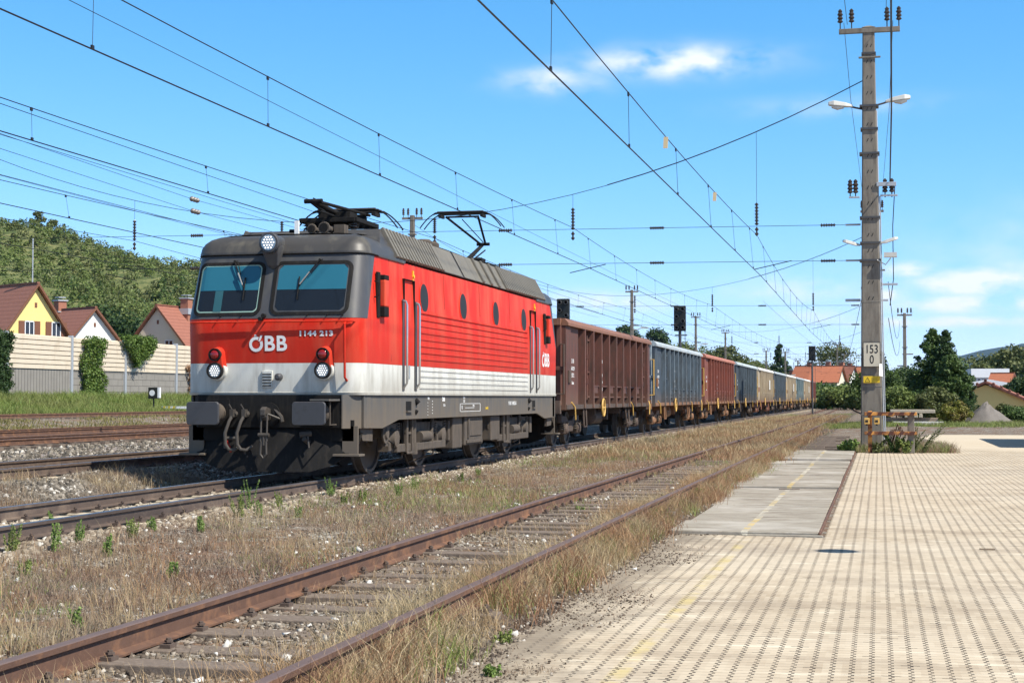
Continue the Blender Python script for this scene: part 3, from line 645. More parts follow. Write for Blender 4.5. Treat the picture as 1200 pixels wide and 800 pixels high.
    def sk_txt(nm, tx, sz, y, z, m=m_white, b=.003): text_obj(nm, tx, sz, m, sk, lambda u, w, d: (s*(1.479+d), y+s*u, z+w), bold=b, ext=.0005)
    sk_txt('data_lettering', '84 t', .07, 3.95, 1.29); 
    for i in range(5): sk_txt('data_lettering', '-', .09, 3.9, 1.22-i*.055); sk_txt('data_lettering', '-', .12, 4.2, 1.25-i*.055)
    sk_txt('railway_lettering', 'ÖBB', .10, 4.95, 1.27, b=.005); sk_txt('data_lettering', '17.16', .06, 5.0, 1.16)
    sk_txt('data_lettering', '16 m\n15,9', .07, 6.45, 1.27)
    fr = MB(); yy0, yy1, za, zb = 6.15, 7.75, 1.03, 1.19
    for a, b, c, d in ((yy0, yy1, za, za+.008), (yy0, yy1, zb-.008, zb), (yy0, yy0+.02, za, zb), (yy1-.02, yy1, za, zb), (yy0+.4, yy1-.5, 1.10, 1.108)): fr.box(*((1.474, 1.4795) if s > 0 else (-1.4795, -1.474)), a, b, c, d)
    P(fr, 'data_frame', m_white, sk); sk_txt('data_lettering', 'R', .1, 6.3, 1.11); sk_txt('data_lettering', 'P 97 t', .06, 7.2, 1.14); sk_txt('yellow_lettering', '(mm56)', .07, 8.3, 1.09, m_yel)
    sk_txt('vehicle_number', '91 81 1144213-5', .11, 10.65, 1.18, b=.004)
    lg = logo(sidefn(s, 13.85, 2.2), .32, loco)
    # roof louvres: sloping side of the roof
    def louv(y0, y1, ribs, nm, m):
        mb = MB(); T = lambda y, t, o=0.0: (s*(1.47-.27*t+o*.85), y, 3.66+.50*t+o*.5)
        if ribs:
            n = max(2, int((y1-y0)/.19)); w = (y1-y0)/n
            for i in range(n):
                ya = y0+i*w; yb = ya+w*.60; ds = .0
                vs = [T(ya, 0), T(yb, 0), T(yb, 1), T(ya, 1), T(ya, 0, .05), T(yb, 0, .05), T(yb, 1, .05), T(ya, 1, .05)]
                mb.add(vs, [(0, 1, 2, 3), (4, 5, 6, 7), (0, 1, 5, 4), (1, 2, 6, 5), (2, 3, 7, 6), (3, 0, 4, 7)])
        bk = MB(); bk.add([T(y0, 0, .012), T(y1, 0, .012), T(y1, 1, .012), T(y0, 1, .012)], [(0, 1, 2, 3)])
        if not ribs: return P(bk, nm, m)
        o = P(mb, nm, m); P(bk, 'louvre_gap', m_black, o); return o
    for a, b, rb in ((1.95, 5.0, 1), (5.02, 6.35, 0), (6.5, 7.4, 0), (7.42, 10.2, 2), (10.22, 12.0, 1), (12.02, 14.2, 1)):
        if rb == 2:
            y = a
            while y < b-.3: louv(y, y+.52, 0, 'roof_panel', m_louv); louv(y+.53, y+.68, 1, 'roof_louvre', m_louv); y += .69
        else: louv(a, b, rb, 'roof_louvre' if rb else 'roof_panel', m_louv)
# main roof box with the slanted front ends
P(MB().loft([[(-1.47, 1.05, 3.655), (1.47, 1.05, 3.655), (1.47, 14.55, 3.655), (-1.47, 14.55, 3.655)], [(-1.20, 1.95, 4.155), (1.20, 1.95, 4.155), (1.20, 14.3, 4.155), (-1.20, 14.3, 4.155)]]), 'roof', m_roofdk, bevel=.01)
# buffer beam, plough, buffers, coupling (both ends)
for end in (0, 1):
    E = (lambda p: p) if not end else (lambda p: (-p[0], LL-p[1], p[2]))
    def B(mb, name, m, par=None, **kw):
        mb.v = [E(p) for p in mb.v]; return P(mb, name, m, par, **kw)
    foot = [(-1.475, .62), (-1.475, .40), (-1.22, .0), (1.22, .0), (1.475, .40), (1.475, .62)]
    bb = B(MB().loft([[(x, y, z) for x, y in foot] for z in (.83, 1.35)]), 'buffer_beam', m_black, bevel=.006)
    B(MB().loft([[(x, y, z) for x, y in ((1.20, -.012), (1.22, -.014), (1.483, .39), (1.483, .62), (1.47, .62))] for z in (.82, 1.352)]), 'beam_corner', m_skirt, bb)
    for sx in (-1, 1):
        x = .875*sx
        bs = B(MB().lathe((x, .0, 1.06), (0, -1, 0), [(0, .13), (.05, .13), (.06, .16), (.20, .155), (.22, .12), (.30, .115), (.32, .095), (.56, .095)], 20), 'buffer', m_conc if False else m_under, smooth=True)
        n = 5; o = rr(x-.27, x+.27, .88, 1.24, .05, 4)
        B(MB().loft([[(u, -.565, z) for u, z in o], [(u, -.595, z) for u, z in o], [(x+(u-x)*.97, -.612, 1.06+(z-1.06)*.96) for u, z in o]]), 'buffer_plate', m_buf, bs)
        B(MB().box(x-.2, x+.2, -.012, 0, .86, 1.28), 'mounting_plate', m_black, bs, bevel=.004)
        if sx > 0:
            B(MB().box(x-.02, x+.30, -.50, .0, 1.25, 1.28), 'shunter_step', m_skirt, bs, bevel=.004)
            B(MB().tube([(x+.24, -.02, 1.25), (x+.24, -.30, 1.25), (x+.24, -.30, .88), (x+.24, -.02, .88)], .014, 6), 'step_grip', m_under, bs)
        # brake hoses
    for hx, hr in ((-.58, .02), (-.38, .02)):
        B(MB().tube([(hx, -.02, 1.03), (hx, -.12, 1.02), (hx-.02, -.20, .93), (hx-.07, -.24, .75), (hx-.07, -.22, .57), (hx-.02, -.2, .49), (hx+.07, -.18, .48), (hx+.14, -.12, .54)], .027, 8), 'brake_hose', m_hose, smooth=True)
        B(MB().cyl((hx, -.1, 1.03), (hx, .02, 1.05), .05, 8).box(hx-.03, hx+.03, -.16, -.05, 1.0, 1.12).tube([(hx+.02, -.12, 1.08), (hx-.05, -.14, 1.2)], .01, 5), 'brake_cock', m_hose)
    hk = MB().prism([(-.30, 1.02), (-.30, 1.12), (-.22, 1.16), (0, 1.12), (0, .96), (-.18, .94), (-.24, 1.0), (-.22, 1.06)], 0, -.045, .045); B(hk, 'draw_hook', m_hose, bevel=.012)
    B(MB().lathe((0, -.02, 1.04), (0, -1, 0), [(0, .19), (.03, .19), (.04, .1), (.05, .1)], 18), 'hook_plate', m_black)
    B(MB().tube([(.10, -.03, 1.12), (.22, -.05, 1.0), (.24, -.06, .92)], .03, 6).cyl((.02, -.16, 1.05), (.22, -.05, .96), .02, 6), 'spare_shackle', m_hose)
    for xx in (-.05, .05): B(MB().tube([(xx, -.22, 1.05), (xx, -.24, .62)], .016, 6), 'coupling_link', m_hose)
    B(MB().cyl((-.09, -.24, .72), (.09, -.24, .72), .03, 8).tube([(0, -.24, .72), (0, -.24, .56)], .022, 8).tube([(-.04, -.24, .62), (-.05, -.25, .42), (0, -.25, .36), (.05, -.25, .42), (.04, -.24, .62)], .018, 6), 'screw_coupling', m_hose)
    B(MB().cyl((-.70, -.10, .66), (-.52, -.05, .66), .03, 8).box(-.72, -.68, -.13, -.05, .5, .64), 'air_valve', m_hose)
    B(MB().tube([(-.66, -.14, .62), (-.60, -.16, .50), (-.59, -.15, .44)], .018, 6), 'red_handle', m_lens)
    B(MB().cyl((.55, -.10, .72), (.70, .0, .74), .045, 8).cyl((.62, -.12, .66), (.66, -.02, .60), .04, 8).tube([(.68, -.1, .70), (.70, -.1, .52)], .016, 6), 'cable_connector', m_hose)
    # plough: shallow V plate with upswept ends
    lp = []
    xs = [-1.42, -1.30, -1.05, -.7, -.3, 0, .3, .7, 1.05, 1.30, 1.42]
    def pt(x, t):
        a = abs(x); zb = .14 + (max(0, a-.80)/.62)**1.6*.42; zt = .80 - (0 if a < 1.2 else .05); z = zb+(zt-zb)*t
        y = -.02 + a*a*.18 + (.10 if t > .5 else 0)*(t-.5) - .16*(1-t); return (x, y, z)
    f = [[pt(x, t) for t in (0, .25, .5, .75, 1)] for x in xs]
    mb = MB(); nT = 5; mb.add([p for l in f for p in l] + [(p[0], p[1]+.03, p[2]) for l in f for p in l], [(i*nT+j, (i+1)*nT+j, (i+1)*nT+j+1, i*nT+j+1) for i in range(len(xs)-1) for j in range(nT-1)] + [tuple(reversed((len(xs)*nT+i*nT+j, len(xs)*nT+(i+1)*nT+j, len(xs)*nT+(i+1)*nT+j+1, len(xs)*nT+i*nT+j+1))) for i in range(len(xs)-1) for j in range(nT-1)] + [(i*nT, (i+1)*nT, len(xs)*nT+(i+1)*nT, len(xs)*nT+i*nT) for i in range(len(xs)-1)])
    B(mb, 'snow_plough', m_blkplough if False else m_black, smooth=True)
    B(MB().box(-1.36, 1.36, .12, .16, .62, .95), 'plough_carrier', m_black)
    for sx in (-1, 1):                                # steps below the beam corners
        B(MB().box(sx*1.30-.13, sx*1.30+.13, .12, .16, .42, .86), 'step_hanger', m_skirt, bevel=.004)
        B(MB().box(sx*1.30-.24, sx*1.30+.20, -.02, .26, .385, .42), 'foot_step', m_skirt, bevel=.006)
        B(MB().prism([(.30, .82), (.95, .82), (.95, .60), (.45, .62)], 0, sx*1.34, sx*1.40), 'rear_stay', m_under)
# bogies
def wheel_mb(x, y, r, w=.13, s=1):
    return MB().lathe((x, y, r), (s, 0, 0), [(-.03, r+.025), (0, r+.025), (.012, r), (w, r-.006), (w, r-.07), (w-.04, r-.09), (w-.045, .16), (w+.02, .14), (w+.02, 0.02)], 36)
for bc in (4.05, 11.35):
    bg = P(MB().box(-.95, .95, bc-.4, bc+.4, .55, .80).box(-1.22, -1.06, bc-2.1, bc+2.1, .62, .86).box(1.06, 1.22, bc-2.1, bc+2.1, .62, .86), 'bogie', m_under, bevel=.01)
    for yw in (bc-1.5, bc+1.5):
        for s in (-1, 1):
            w = P(wheel_mb(s*.70, yw, .62, s=s), 'wheel', m_wheel, bg, smooth=True)
        P(MB().cyl((-.8, yw, .62), (.8, yw, .62), .09, 12), 'axle', m_wheel, bg)
        for s in (-1, 1):
            P(MB().lathe((s*1.02, yw, .60), (s, 0, 0), [(0, .19), (.2, .19), (.24, .16), (.30, .15), (.32, .05)], 16).box(*((1.05, 1.25) if s > 0 else (-1.25, -1.05)), yw-.26, yw+.26, .38, .62), 'axle_box', m_under, bg, smooth=True)
            for q in (-.32, .32):
                cs = MB(); tp = [(s*1.18+.075*math.cos(t*2*math.pi), yw+q+.075*math.sin(t*2*math.pi), .62+.24*t/5) for t in np.linspace(0, 5, 60)]
                cs.tube(tp, .017, 5); P(cs, 'coil_spring', m_under, bg)
            P(MB().box(*((1.22, 1.30) if s > 0 else (-1.30, -1.22)), yw+.5*(1 if yw > bc else -1)-.1, yw+.5*(1 if yw > bc else -1)+.1, .48, .86), 'sand_box', m_under, bg, bevel=.01)
            P(MB().tube([(s*1.25, yw+(.55 if yw < bc else -.55), .86), (s*1.25, yw+(.50 if yw < bc else -.50), .25), (s*.8, yw+(.62 if yw < bc else -.62), .10)], .018, 6), 'sand_pipe', m_under, bg)
            P(MB().box(s*.74-.06, s*.74+.06, yw+.66, yw+.72, .35, .85), 'brake_block', m_under, bg)
    for s in (-1, 1):
        P(MB().cyl((s*1.28, bc-.45, .35), (s*1.28, bc-.45, .93), .07, 12).cyl((s*1.28, bc-.45, .30), (s*1.28, bc-.45, .50), .095, 12), 'damper', m_under, bg, smooth=True)
        P(MB().cyl((s*1.28, bc-.1, .60), (s*1.28, bc+.55, .60), .10, 12).cyl((s*1.28, bc+.55, .60), (s*1.28, bc+.62, .60), .06, 12), 'brake_cylinder', m_under, bg, smooth=True)
        P(MB().tube([(s*1.3, bc+.75, .93), (s*1.3, bc+.68, .60), (s*1.3, bc+.72, .38), (s*1.2, bc+.5, .30)], .035, 8), 'brake_rigging', m_under, bg)
        P(MB().box(*((1.30, 1.36) if s > 0 else (-1.36, -1.30)), bc-1.05, bc-.95, .32, .95).box(*((1.30, 1.36) if s > 0 else (-1.36, -1.30)), bc-.72, bc-.66, .34, .95).box(*((1.27, 1.37) if s > 0 else (-1.37, -1.27)), bc-1.05, bc-.60, .32, .36).box(*((1.30, 1.34) if s > 0 else (-1.34, -1.30)), bc-1.05, bc-.66, .66, .70), 'ladder', m_under, bg, bevel=.006)
        P(MB().box(*((1.20, 1.33) if s > 0 else (-1.33, -1.20)), bc-1.5, bc+1.6, .36, .50), 'bogie_beam', m_under, bg, bevel=.015)
        P(MB().lathe((s*1.30, bc-2.15, .70), (s, 0, 0), [(0, .17), (.03, .17), (.03, .10), (.06, .08)], 14), 'speed_sensor', m_under, bg)
        P(MB().tube([(s*1.3, bc-2.1, .62), (s*1.36, bc-1.85, .52), (s*1.30, bc-1.65, .44), (s*1.3, bc-1.5, .5)], .012, 5), 'sensor_cable', m_black, bg)
# equipment between the bogies
for s in (-1, 1):
    X = lambda a, b: (a, b) if s > 0 else (-b, -a)
    P(MB().box(*X(.9, 1.36), 6.05, 6.75, .32, .93), 'equipment_box', m_under, bevel=.02)
    bx = P(MB().box(*X(.9, 1.40), 6.8, 8.25, .36, .93), 'battery_box', m_under, bevel=.02)
    P(MB().box(*X(1.38, 1.43), 6.9, 8.15, .40, .46).box(*X(1.38, 1.43), 7.0, 7.1, .5, .9).box(*X(1.38, 1.42), 7.15, 8.1, .54, .84), 'box_hatch', m_under, bx, bevel=.006)
    P(MB().box(*X(.8, 1.38), 9.05, 9.85, .40, .93), 'equipment_box', m_under, bevel=.02)
    P(MB().cyl((s*1.05, 8.3, .5), (s*1.05, 9.0, .5), .16, 14), 'air_tank', m_black, smooth=True)
P(MB().box(-.85, .85, 5.9, 9.4, .30, 1.0), 'transformer_tank', m_black, bevel=.03)
P(MB().box(-1.35, 1.35, .6, LL-.6, .95, 1.37), 'floor_frame', m_black)
# roof equipment: horns, blowers, two pantographs
P(MB().lathe((.32, 1.0, 4.08), (0, 1, 0), [(0, .075), (.02, .085), (.10, .05), (.3, .04)], 16).lathe((.55, .95, 4.09), (0, 1, 0), [(0, .095), (.03, .10), (.14, .06), (.4, .05)], 16).box(.62, .80, 1.25, 1.45, 4.0, 4.17), 'air_horn', m_under, smooth=True)
P(MB().lathe((.32, .985, 4.08), (0, 1, 0), [(0, .058), (.016, .058)], 16), 'horn_mouth', m_black); P(MB().lathe((.55, .935, 4.09), (0, 1, 0), [(0, .074), (.016, .074)], 16), 'horn_mouth', m_black)
P(MB().box(.02, .09, 1.0, 1.05, 4.0, 4.22), 'aerial', m_white); P(MB().cyl((-.1, 1.1, 4.06), (.02, 1.1, 4.06), .03, 8), 'aerial_foot', m_black)
for yy in (6.1, 6.6): P(MB().lathe((.75, yy, 4.15), (0, 0, 1), [(0, .15), (.04, .17), (.20, .17), (.24, .12)], 18), 'roof_blower', m_under, smooth=True)
P(MB().box(-.2, .2, 7.2, 10, 4.15, 4.32), 'roof_cable_duct', m_black)
for yy in (7.3, 8.3, 9.6): P(MB().lathe((.25, yy, 4.15), (0, 0, 1), [(0, .07)] + [q for i in range(5) for q in ((.03+i*.06, .045), (.05+i*.06, .085), (.07+i*.06, .045))], 12), 'roof_insulator', m_ins)
P(MB().tube([(.25, 4.4, 4.45), (.25, 7.3, 4.50), (.25, 9.6, 4.50), (.2, 11.6, 4.50)], .02, 6), 'roof_busbar', m_black)
def panto(yb, f, z_knee, dy_knee, z_head, dy_head, lab):
    """single-arm pantograph; f = +1 knee towards +y"""
    r = empty('pantograph', (0, yb, 0)); r.parent = loco; r['label'] = lab
    q = MB()
    for x in (-.42, .42):
        for y in (-.45, .45): q.lathe((x, y, 4.14), (0, 0, 1), [(0, .08)] + [w for i in range(4) for w in ((.02+i*.055, .05), (.04+i*.055, .10), (.06+i*.055, .05))], 14)
    P(q, 'insulator', m_ins, r, smooth=True)
    z0 = 4.38; b = MB()
    for x in (-.5, .5): b.box(x-.04, x+.04, -.62, .62, z0, z0+.08)
    for y in (-.6, 0, .6): b.box(-.5, .5, y-.04, y+.04, z0, z0+.08)
    b.box(-.3, .3, -.3, .1, z0+.05, z0+.22); P(b, 'base_frame', m_black, r, bevel=.01)
    kn = (0, f*dy_knee, z_knee); a0 = (0, -f*.45, z0+.16)
    P(MB().tube([a0, kn], [.06, .04], 10).tube([(0.12, -f*.62, z0+.1), (.08, f*(dy_knee-.12), z_knee-.16)], .018, 6).cyl((-.35, a0[1], a0[2]), (.35, a0[1], a0[2]), .05, 10), 'lower_arm', m_black, r, smooth=True)
    hd = (0, f*dy_head, z_head)
    P(MB().tube([(-.06, kn[1], kn[2]), (-.38, hd[1], hd[2]-.08)], .028, 8).tube([(.06, kn[1], kn[2]), (.38, hd[1], hd[2]-.08)], .028, 8).tube([(0, kn[1], kn[2]+.05), (0, hd[1], hd[2]-.14)], .012, 6).cyl((-.16, kn[1], kn[2]), (.16, kn[1], kn[2]), .04, 10).cyl((-.38, hd[1], hd[2]-.08), (.38, hd[1], hd[2]-.08), .022, 8), 'upper_arm', m_black, r, smooth=True)
    h = MB()
    for yy in (-.17, .17):
        pts = [(x, hd[1]+yy, hd[2] - (0 if abs(x) < .55 else .34*((abs(x)-.55)/.42)**1.7)) for x in np.linspace(-.97, .97, 27)]
        h.tube(pts, [.014 if abs(p[0]) > .6 else .026 for p in pts], 6)
    for x in (-.5, .5): h.box(x-.025, x+.025, hd[1]-.19, hd[1]+.19, hd[2]-.10, hd[2]-.03)
    P(h, 'collector_head', m_black, r, smooth=True)
    P(MB().box(-.55, .55, hd[1]-.20, hd[1]-.15, hd[2]+.012, hd[2]+.035).box(-.55, .55, hd[1]+.15, hd[1]+.20, hd[2]+.012, hd[2]+.035), 'contact_strip', m_under, r)
panto(3.3, -1, 4.66, 1.35, 4.70, -.55, 'folded front pantograph')
panto(12.8, 1, 5.05, 1.05, 5.58, -.95, 'raised rear pantograph touching the wire')
# ---------------------------------------------------------------- freight wagons
m_wbrown = paint('wagon_brown', (.128, .053, .040), .65, .2, 2, dirt=(.075, .045, .036), dscale=1.6, dpos=(.42, .66), bump=.2, spec=.25, dust=(1.0, 1.6, (.17, .11, .075), .55))
m_wpost = paint('wagon_brown_post', (.145, .062, .047), .65, .2, 2, dirt=(.085, .052, .042), dscale=1.6, dpos=(.42, .66), spec=.25, dust=(1.0, 1.6, (.17, .11, .075), .55))
m_wrim = paint('wagon_rim_brown', (.23, .105, .062), .6, .2, 3, dirt=(.13, .065, .045), dscale=2)
m_wfr = paint('wagon_frame', (.10, .07, .055), .75, .25, 4, dirt=(.05, .04, .035), dscale=3, dpos=(.45, .7))
m_ochre = paint('ochre_paint', (.62, .38, .10), .55, .15, 6)
def wp(n, c, d, **kw): return paint(n, c, .65, .2, 2, dirt=d, dscale=1.6, dpos=(.42, .66), bump=.2, spec=.25, dust=(1.0, 1.6, (.17, .115, .08), .6), **kw)
m_wpblue_lit = wp('post_steel_blue_lit', (.125, .165, .20), (.09, .10, .105)); m_wpdark_lit = wp('post_slate_lit', (.10, .13, .155), (.07, .08, .085))  # posts coloured lighter than their panels, sunlight on the ribs painted in
m_wblue_shade = wp('wagon_steel_blue_shaded', (.040, .058, .082), (.09, .10, .105)); m_wbluer = wp('rim_pale_blue', (.27, .33, .37), (.5, .5, .48))  # steel blue panels darkened: shade between the posts painted into the colour
m_wred = wp('wagon_oxide_red', (.22, .068, .046), (.17, .07, .055)); m_wredr = wp('rim_oxide', (.42, .16, .11), (.3, .14, .1))
m_wdark = wp('wagon_slate', (.036, .050, .066), (.08, .085, .09)); m_wdarkr = wp('rim_pale_grey', (.46, .52, .54), (.35, .38, .38))
m_wtan = wp('wagon_tan', (.42, .35, .245), (.30, .24, .17)); m_wcream = wp('rim_white', (.72, .72, .68), (.55, .52, .46))
m_wteal = wp('wagon_teal_grey', (.10, .155, .165), (.24, .28, .28))
m_wredf = wp('frame_red', (.36, .07, .04), (.16, .06, .045)); m_worf = wp('frame_orange', (.42, .17, .06), (.13, .08, .05))
m_wend = wp('wagon_end_paint', (.16, .072, .055), (.11, .06, .05))
WL = 16.9
def make_wagon():
    r = empty('freight_wagon'); y0, y1 = .72, WL-.72; zs, zt = 1.10, 3.36; hwid = 1.36; rs = random.Random(4)
    P = lambda mb, n, m, par=None, **kw: mb.build(n, m, par or r, **kw)
    w = MB(); w.box(-1.275, -1.235, y0+.03, y1-.03, zs, zt-.04).box(1.235, 1.275, y0+.03, y1-.03, zs, zt-.04); P(w, 'side_wall', m_wbrown)
    w = MB(); w.box(-hwid, hwid, y0-.01, y0+.04, zs, zt-.05).box(-hwid, hwid, y1-.04, y1+.01, zs, zt-.05); P(w, 'end_wall', m_wend)
    for y in (y0, y1):
        e = MB()
        for x in (-1.25, -.65, 0, .65, 1.25): e.box(x-.06, x+.06, y-.10 if y == y0 else y, y if y == y0 else y+.10, zs, zt-.08)
        e.box(-1.4, 1.4, y-.14 if y == y0 else y, y if y == y0 else y+.14, 2.02, 2.12)
        P(e, 'end_ribs', m_wend, bevel=.01)
    P(MB().box(-1.3, 1.3, y0+.05, y1-.05, zs-.05, zs+.06), 'floor', m_wfr)
    t = MB(); prof = [(1.22, zt-.17), (1.50, zt-.17), (1.50, zt-.09), (1.40, zt+.02), (1.22, zt+.02)]
    t.prism(prof, 1, y0-.04, y1+.04); t.prism([(-a, b) for a, b in prof], 1, y0-.04, y1+.04)
    t.box(-1.31, 1.31, y0-.16, y0+.04, zt-.16, zt+.018).box(-1.31, 1.31, y1-.04, y1+.16, zt-.16, zt+.018); P(t, 'top_rim', m_wrim, bevel=.006)
    # flat corner panels, posts between them, two narrow doors per side
    for s in (-1, 1):
        X = lambda a, b: (a, b) if s > 0 else (-b, -a)
        c = MB(); c.box(*X(1.277, 1.43), y0-.02, y0+.62, zs-.12, zt-.172).box(*X(1.277, 1.385), y0+.62, y0+1.95, zs+.02, zt-.172); P(c, 'corner_panel', m_wbrown, bevel=.008); c = MB().box(*X(1.277, 1.43), y1-.45, y1+.02, zs-.12, zt-.172); P(c, 'corner_panel', m_wbrown, bevel=.008)
        ys = list(np.linspace(y0+2.45, y1-.9, 10)); drs = (0, 8)
        for i, y in enumerate(ys):
            pm = MB().prism([(y-.075, zs-.08), (y+.075, zs-.08), (y+.06, zt-.172), (y-.06, zt-.172)], 0, *X(1.277, 1.50)); P(pm, 'post', m_wpost, bevel=.008)
        for i in range(len(ys)-1):
            a, b = ys[i]+.08, ys[i+1]-.08
            if i in drs:
                d = MB(); m_ = (a+b)/2
                for q0, q1 in ((a+.02, m_-.03), (m_+.03, b-.02)):
                    d.box(*X(1.277, 1.35), q0, q1, 1.25, 3.0)
                    for zz in (1.3, 2.0, 2.9): d.box(*X(1.35, 1.40), q0+.02, q1-.02, zz, zz+.05)
                    for qq in (q0+.01, q1-.05): d.box(*X(1.35, 1.40), qq, qq+.05, 1.25, 3.0)
                dd = P(d, 'side_door', m_wbrown, bevel=.004)
                P(MB().cyl((s*1.41, m_, 1.25), (s*1.41, m_, 3.05), .022, 6).box(*X(1.39, 1.44), m_-.05, m_+.05, 1.7, 1.85).box(*X(1.39, 1.44), m_-.05, m_+.05, 2.4, 2.5), 'door_bar', m_wbrown, dd)
            else:
                d = MB().box(*X(1.277, 1.44), a, b, 1.62, 1.66)
                if i % 2: d.box(*X(1.277, 1.43), a+.25, b-.25, 1.44, 1.62)
                d.box(*X(1.277, 1.42), a, b, 1.30, 1.34); P(d, 'stiffener', m_wbrown)
        P(MB().box(*X(1.30, 1.46), y0, y1, zs-.10, zs+.02), 'sole_bar', m_wfr, bevel=.006)
        P(MB().box(*X(1.43, 1.475), y0+.22, y0+.50, 1.70, 2.02).box(*X(1.475, 1.48), y0+.25, y0+.47, 1.73, 1.99), 'label_holder', m_wfr, bevel=.004)
        fn = lambda u, w, d, s=s: (s*(1.388+d), y0+1.15+s*u, 0+w)
        lt = None
        for txt, zc, sz in (('31 81', 2.28, .16), ('A-RCW', 2.08, .15), ('537 2', 1.90, .15), ('Eanos', 1.70, .12)):
            text_obj('wagon_lettering', txt, sz, m_white, r, lambda u, w, d, zc=zc: fn(u, w+zc, d), bold=.004, ext=.0005)
        for txt, zc in (('K', 2.35), ('II', 1.95), ('4', 1.75), ('2', 1.55)):
            text_obj('wagon_lettering', txt, .12, m_white, r, lambda u, w, d, zc=zc, s=s: (s*(1.502+d), ys[2]+s*u, zc+w), bold=.003, ext=.0005)
        # brake wheel, shunting steps, rope hooks
        P(MB().tube([(s*1.54, ys[2]+.25*math.cos(t), 1.02+.25*math.sin(t)) for t in np.linspace(0, 2*math.pi, 25)], .024, 6).box(*X(1.52, 1.55), ys[2]-.025, ys[2]+.025, .78, 1.26).box(*X(1.52, 1.55), ys[2]-.24, ys[2]+.24, 1.0, 1.04).cyl((s*1.3, ys[2], 1.02), (s*1.55, ys[2], 1.02), .03, 8), 'brake_wheel', m_yel if False else m_ochre)
        for yy, f in ((y0+.7, 1), (y1-.3, -1), (y1-4.6, 1)):
            P(MB().tube([(s*1.44, yy, 1.18), (s*1.50, yy+.18*f, 1.05), (s*1.50, yy+.26*f, .72)], .022, 6), 'lashing_hook', m_ochre)
        st = MB().tube([(s*1.40, y0+2.6, 1.0), (s*1.42, y0+2.6, .50), (s*1.42, y0+3.0, .50), (s*1.40, y0+3.0, 1.0)], .03, 6); P(st, 'step_iron', m_wfr); st = MB().tube([(s*1.36, y1-5.2, 1.0), (s*1.40, y1-5.1, .50), (s*1.40, y1-4.6, .50), (s*1.36, y1-4.5, 1.0)], .03, 6); P(st, 'step_iron', m_wfr)
        gp = MB().tube([(s*1.30, y0-.12, 1.4), (s*1.40, y0-.16, 1.4), (s*1.40, y0-.16, 2.7), (s*1.30, y0-.12, 2.7)], .022, 6).tube([(s*1.40, y0-.16, 1.4), (s*1.05, y0-.16, 1.4)], .02, 6); P(gp, 'corner_grip', m_grip)
    # frame, buffers, couplings
    P(MB().box(-.25, .25, .7, WL-.7, .75, 1.05).box(-1.3, 1.3, .55, .75, .88, 1.22).box(-1.3, 1.3, WL-.75, WL-.55, .88, 1.22).box(-1.25, 1.25, 6.0, 6.15, .8, 1.05).box(-1.25, 1.25, 10.6, 10.75, .8, 1.05), 'underframe', m_wfr, bevel=.008)
    for (ya, f) in ((.55, -1), (WL-.55, 1)):
        for sx in (-1, 1):
            b = P(MB().lathe((sx*.875, ya, 1.06), (0, f, 0), [(0, .13), (.25, .12), (.26, .09), (.50, .09)], 14), 'buffer', m_wfr, smooth=True)
            P(MB().lathe((sx*.875, ya+f*.49, 1.06), (0, f, 0), [(0, .22), (.03, .22), (.055, .12)], 18), 'buffer_plate', m_black, b)
        P(MB().box(-.05, .05, min(ya, ya+f*.3), max(ya, ya+f*.3), .95, 1.12).tube([(0, ya+f*.25, 1.0), (0, ya+f*.35, .6)], .03, 6), 'coupler', m_black)
    P(MB().lathe((.7, 8.0, .72), (0, 1, 0), [(0, .12), (.06, .22), (1.5, .22), (1.56, .12)], 16).lathe((-.5, 7.4, .70), (0, 1, 0), [(0, .1), (.04, .17), (.8, .17), (.85, .1)], 14), 'air_tank', m_wfr, smooth=True)
    P(MB().box(-1.05, 1.05, 9.3, 9.5, .62, 1.0).cyl((-.6, 5.6, .55), (-.6, 11.3, .55), .03, 6).cyl((.5, 5.6, .50), (.5, 11.3, .50), .03, 6), 'brake_rigging', m_wfr)
    bg0 = None
    for bc in (3.0, WL-3.0):
        if bg0 is None:
            bg = P(MB().box(-.85, .85, -.16, .16, .50, .85), 'bogie', m_wfr, bevel=.02); bg0 = bg; bg.location = (0, bc, 0)
            Q = lambda mb, n, m, par=None, **kw: mb.build(n, m, bg, **kw)
            for s in (-1, 1):
                X = lambda a, b: (a, b) if s > 0 else (-b, -a)
                Q(MB().prism([(-1.25, .62), (-1.25, .82), (-.5, .80), (-.3, .68), (.3, .68), (.5, .80), (1.25, .82), (1.25, .62), (.5, .58), (.35, .38), (-.35, .38), (-.5, .58)], 0, *X(.98, 1.10)), 'side_frame', m_wfr, bevel=.012)
                for yw in (-.9, .9):
                    Q(wheel_mb(s*.70, yw, .46, .12, s), 'wheel', m_wheel, smooth=True)
                    Q(MB().lathe((s*.95, yw, .46), (s, 0, 0), [(0, .15), (.22, .15), (.26, .11), (.27, .04)], 14).box(*X(1.0, 1.16), yw-.2, yw+.2, .34, .52), 'axle_box', m_wfr)
                    for q in (-.28, .28):
                        Q(MB().tube([(s*1.10+.07*math.cos(t*2*math.pi), yw+q+.07*math.sin(t*2*math.pi), .40+.26*t/4) for t in np.linspace(0, 4, 36)], .018, 4), 'coil_spring', m_under)
            for yw in (-.9, .9): Q(MB().cyl((-.75, yw, .46), (.75, yw, .46), .07, 10), 'axle', m_wheel)
        else:
            b2 = dup(bg0, r); b2.location = (0, bc, 0)
    return r
wg0 = make_wagon(); WY = 23.5 + LL + .65
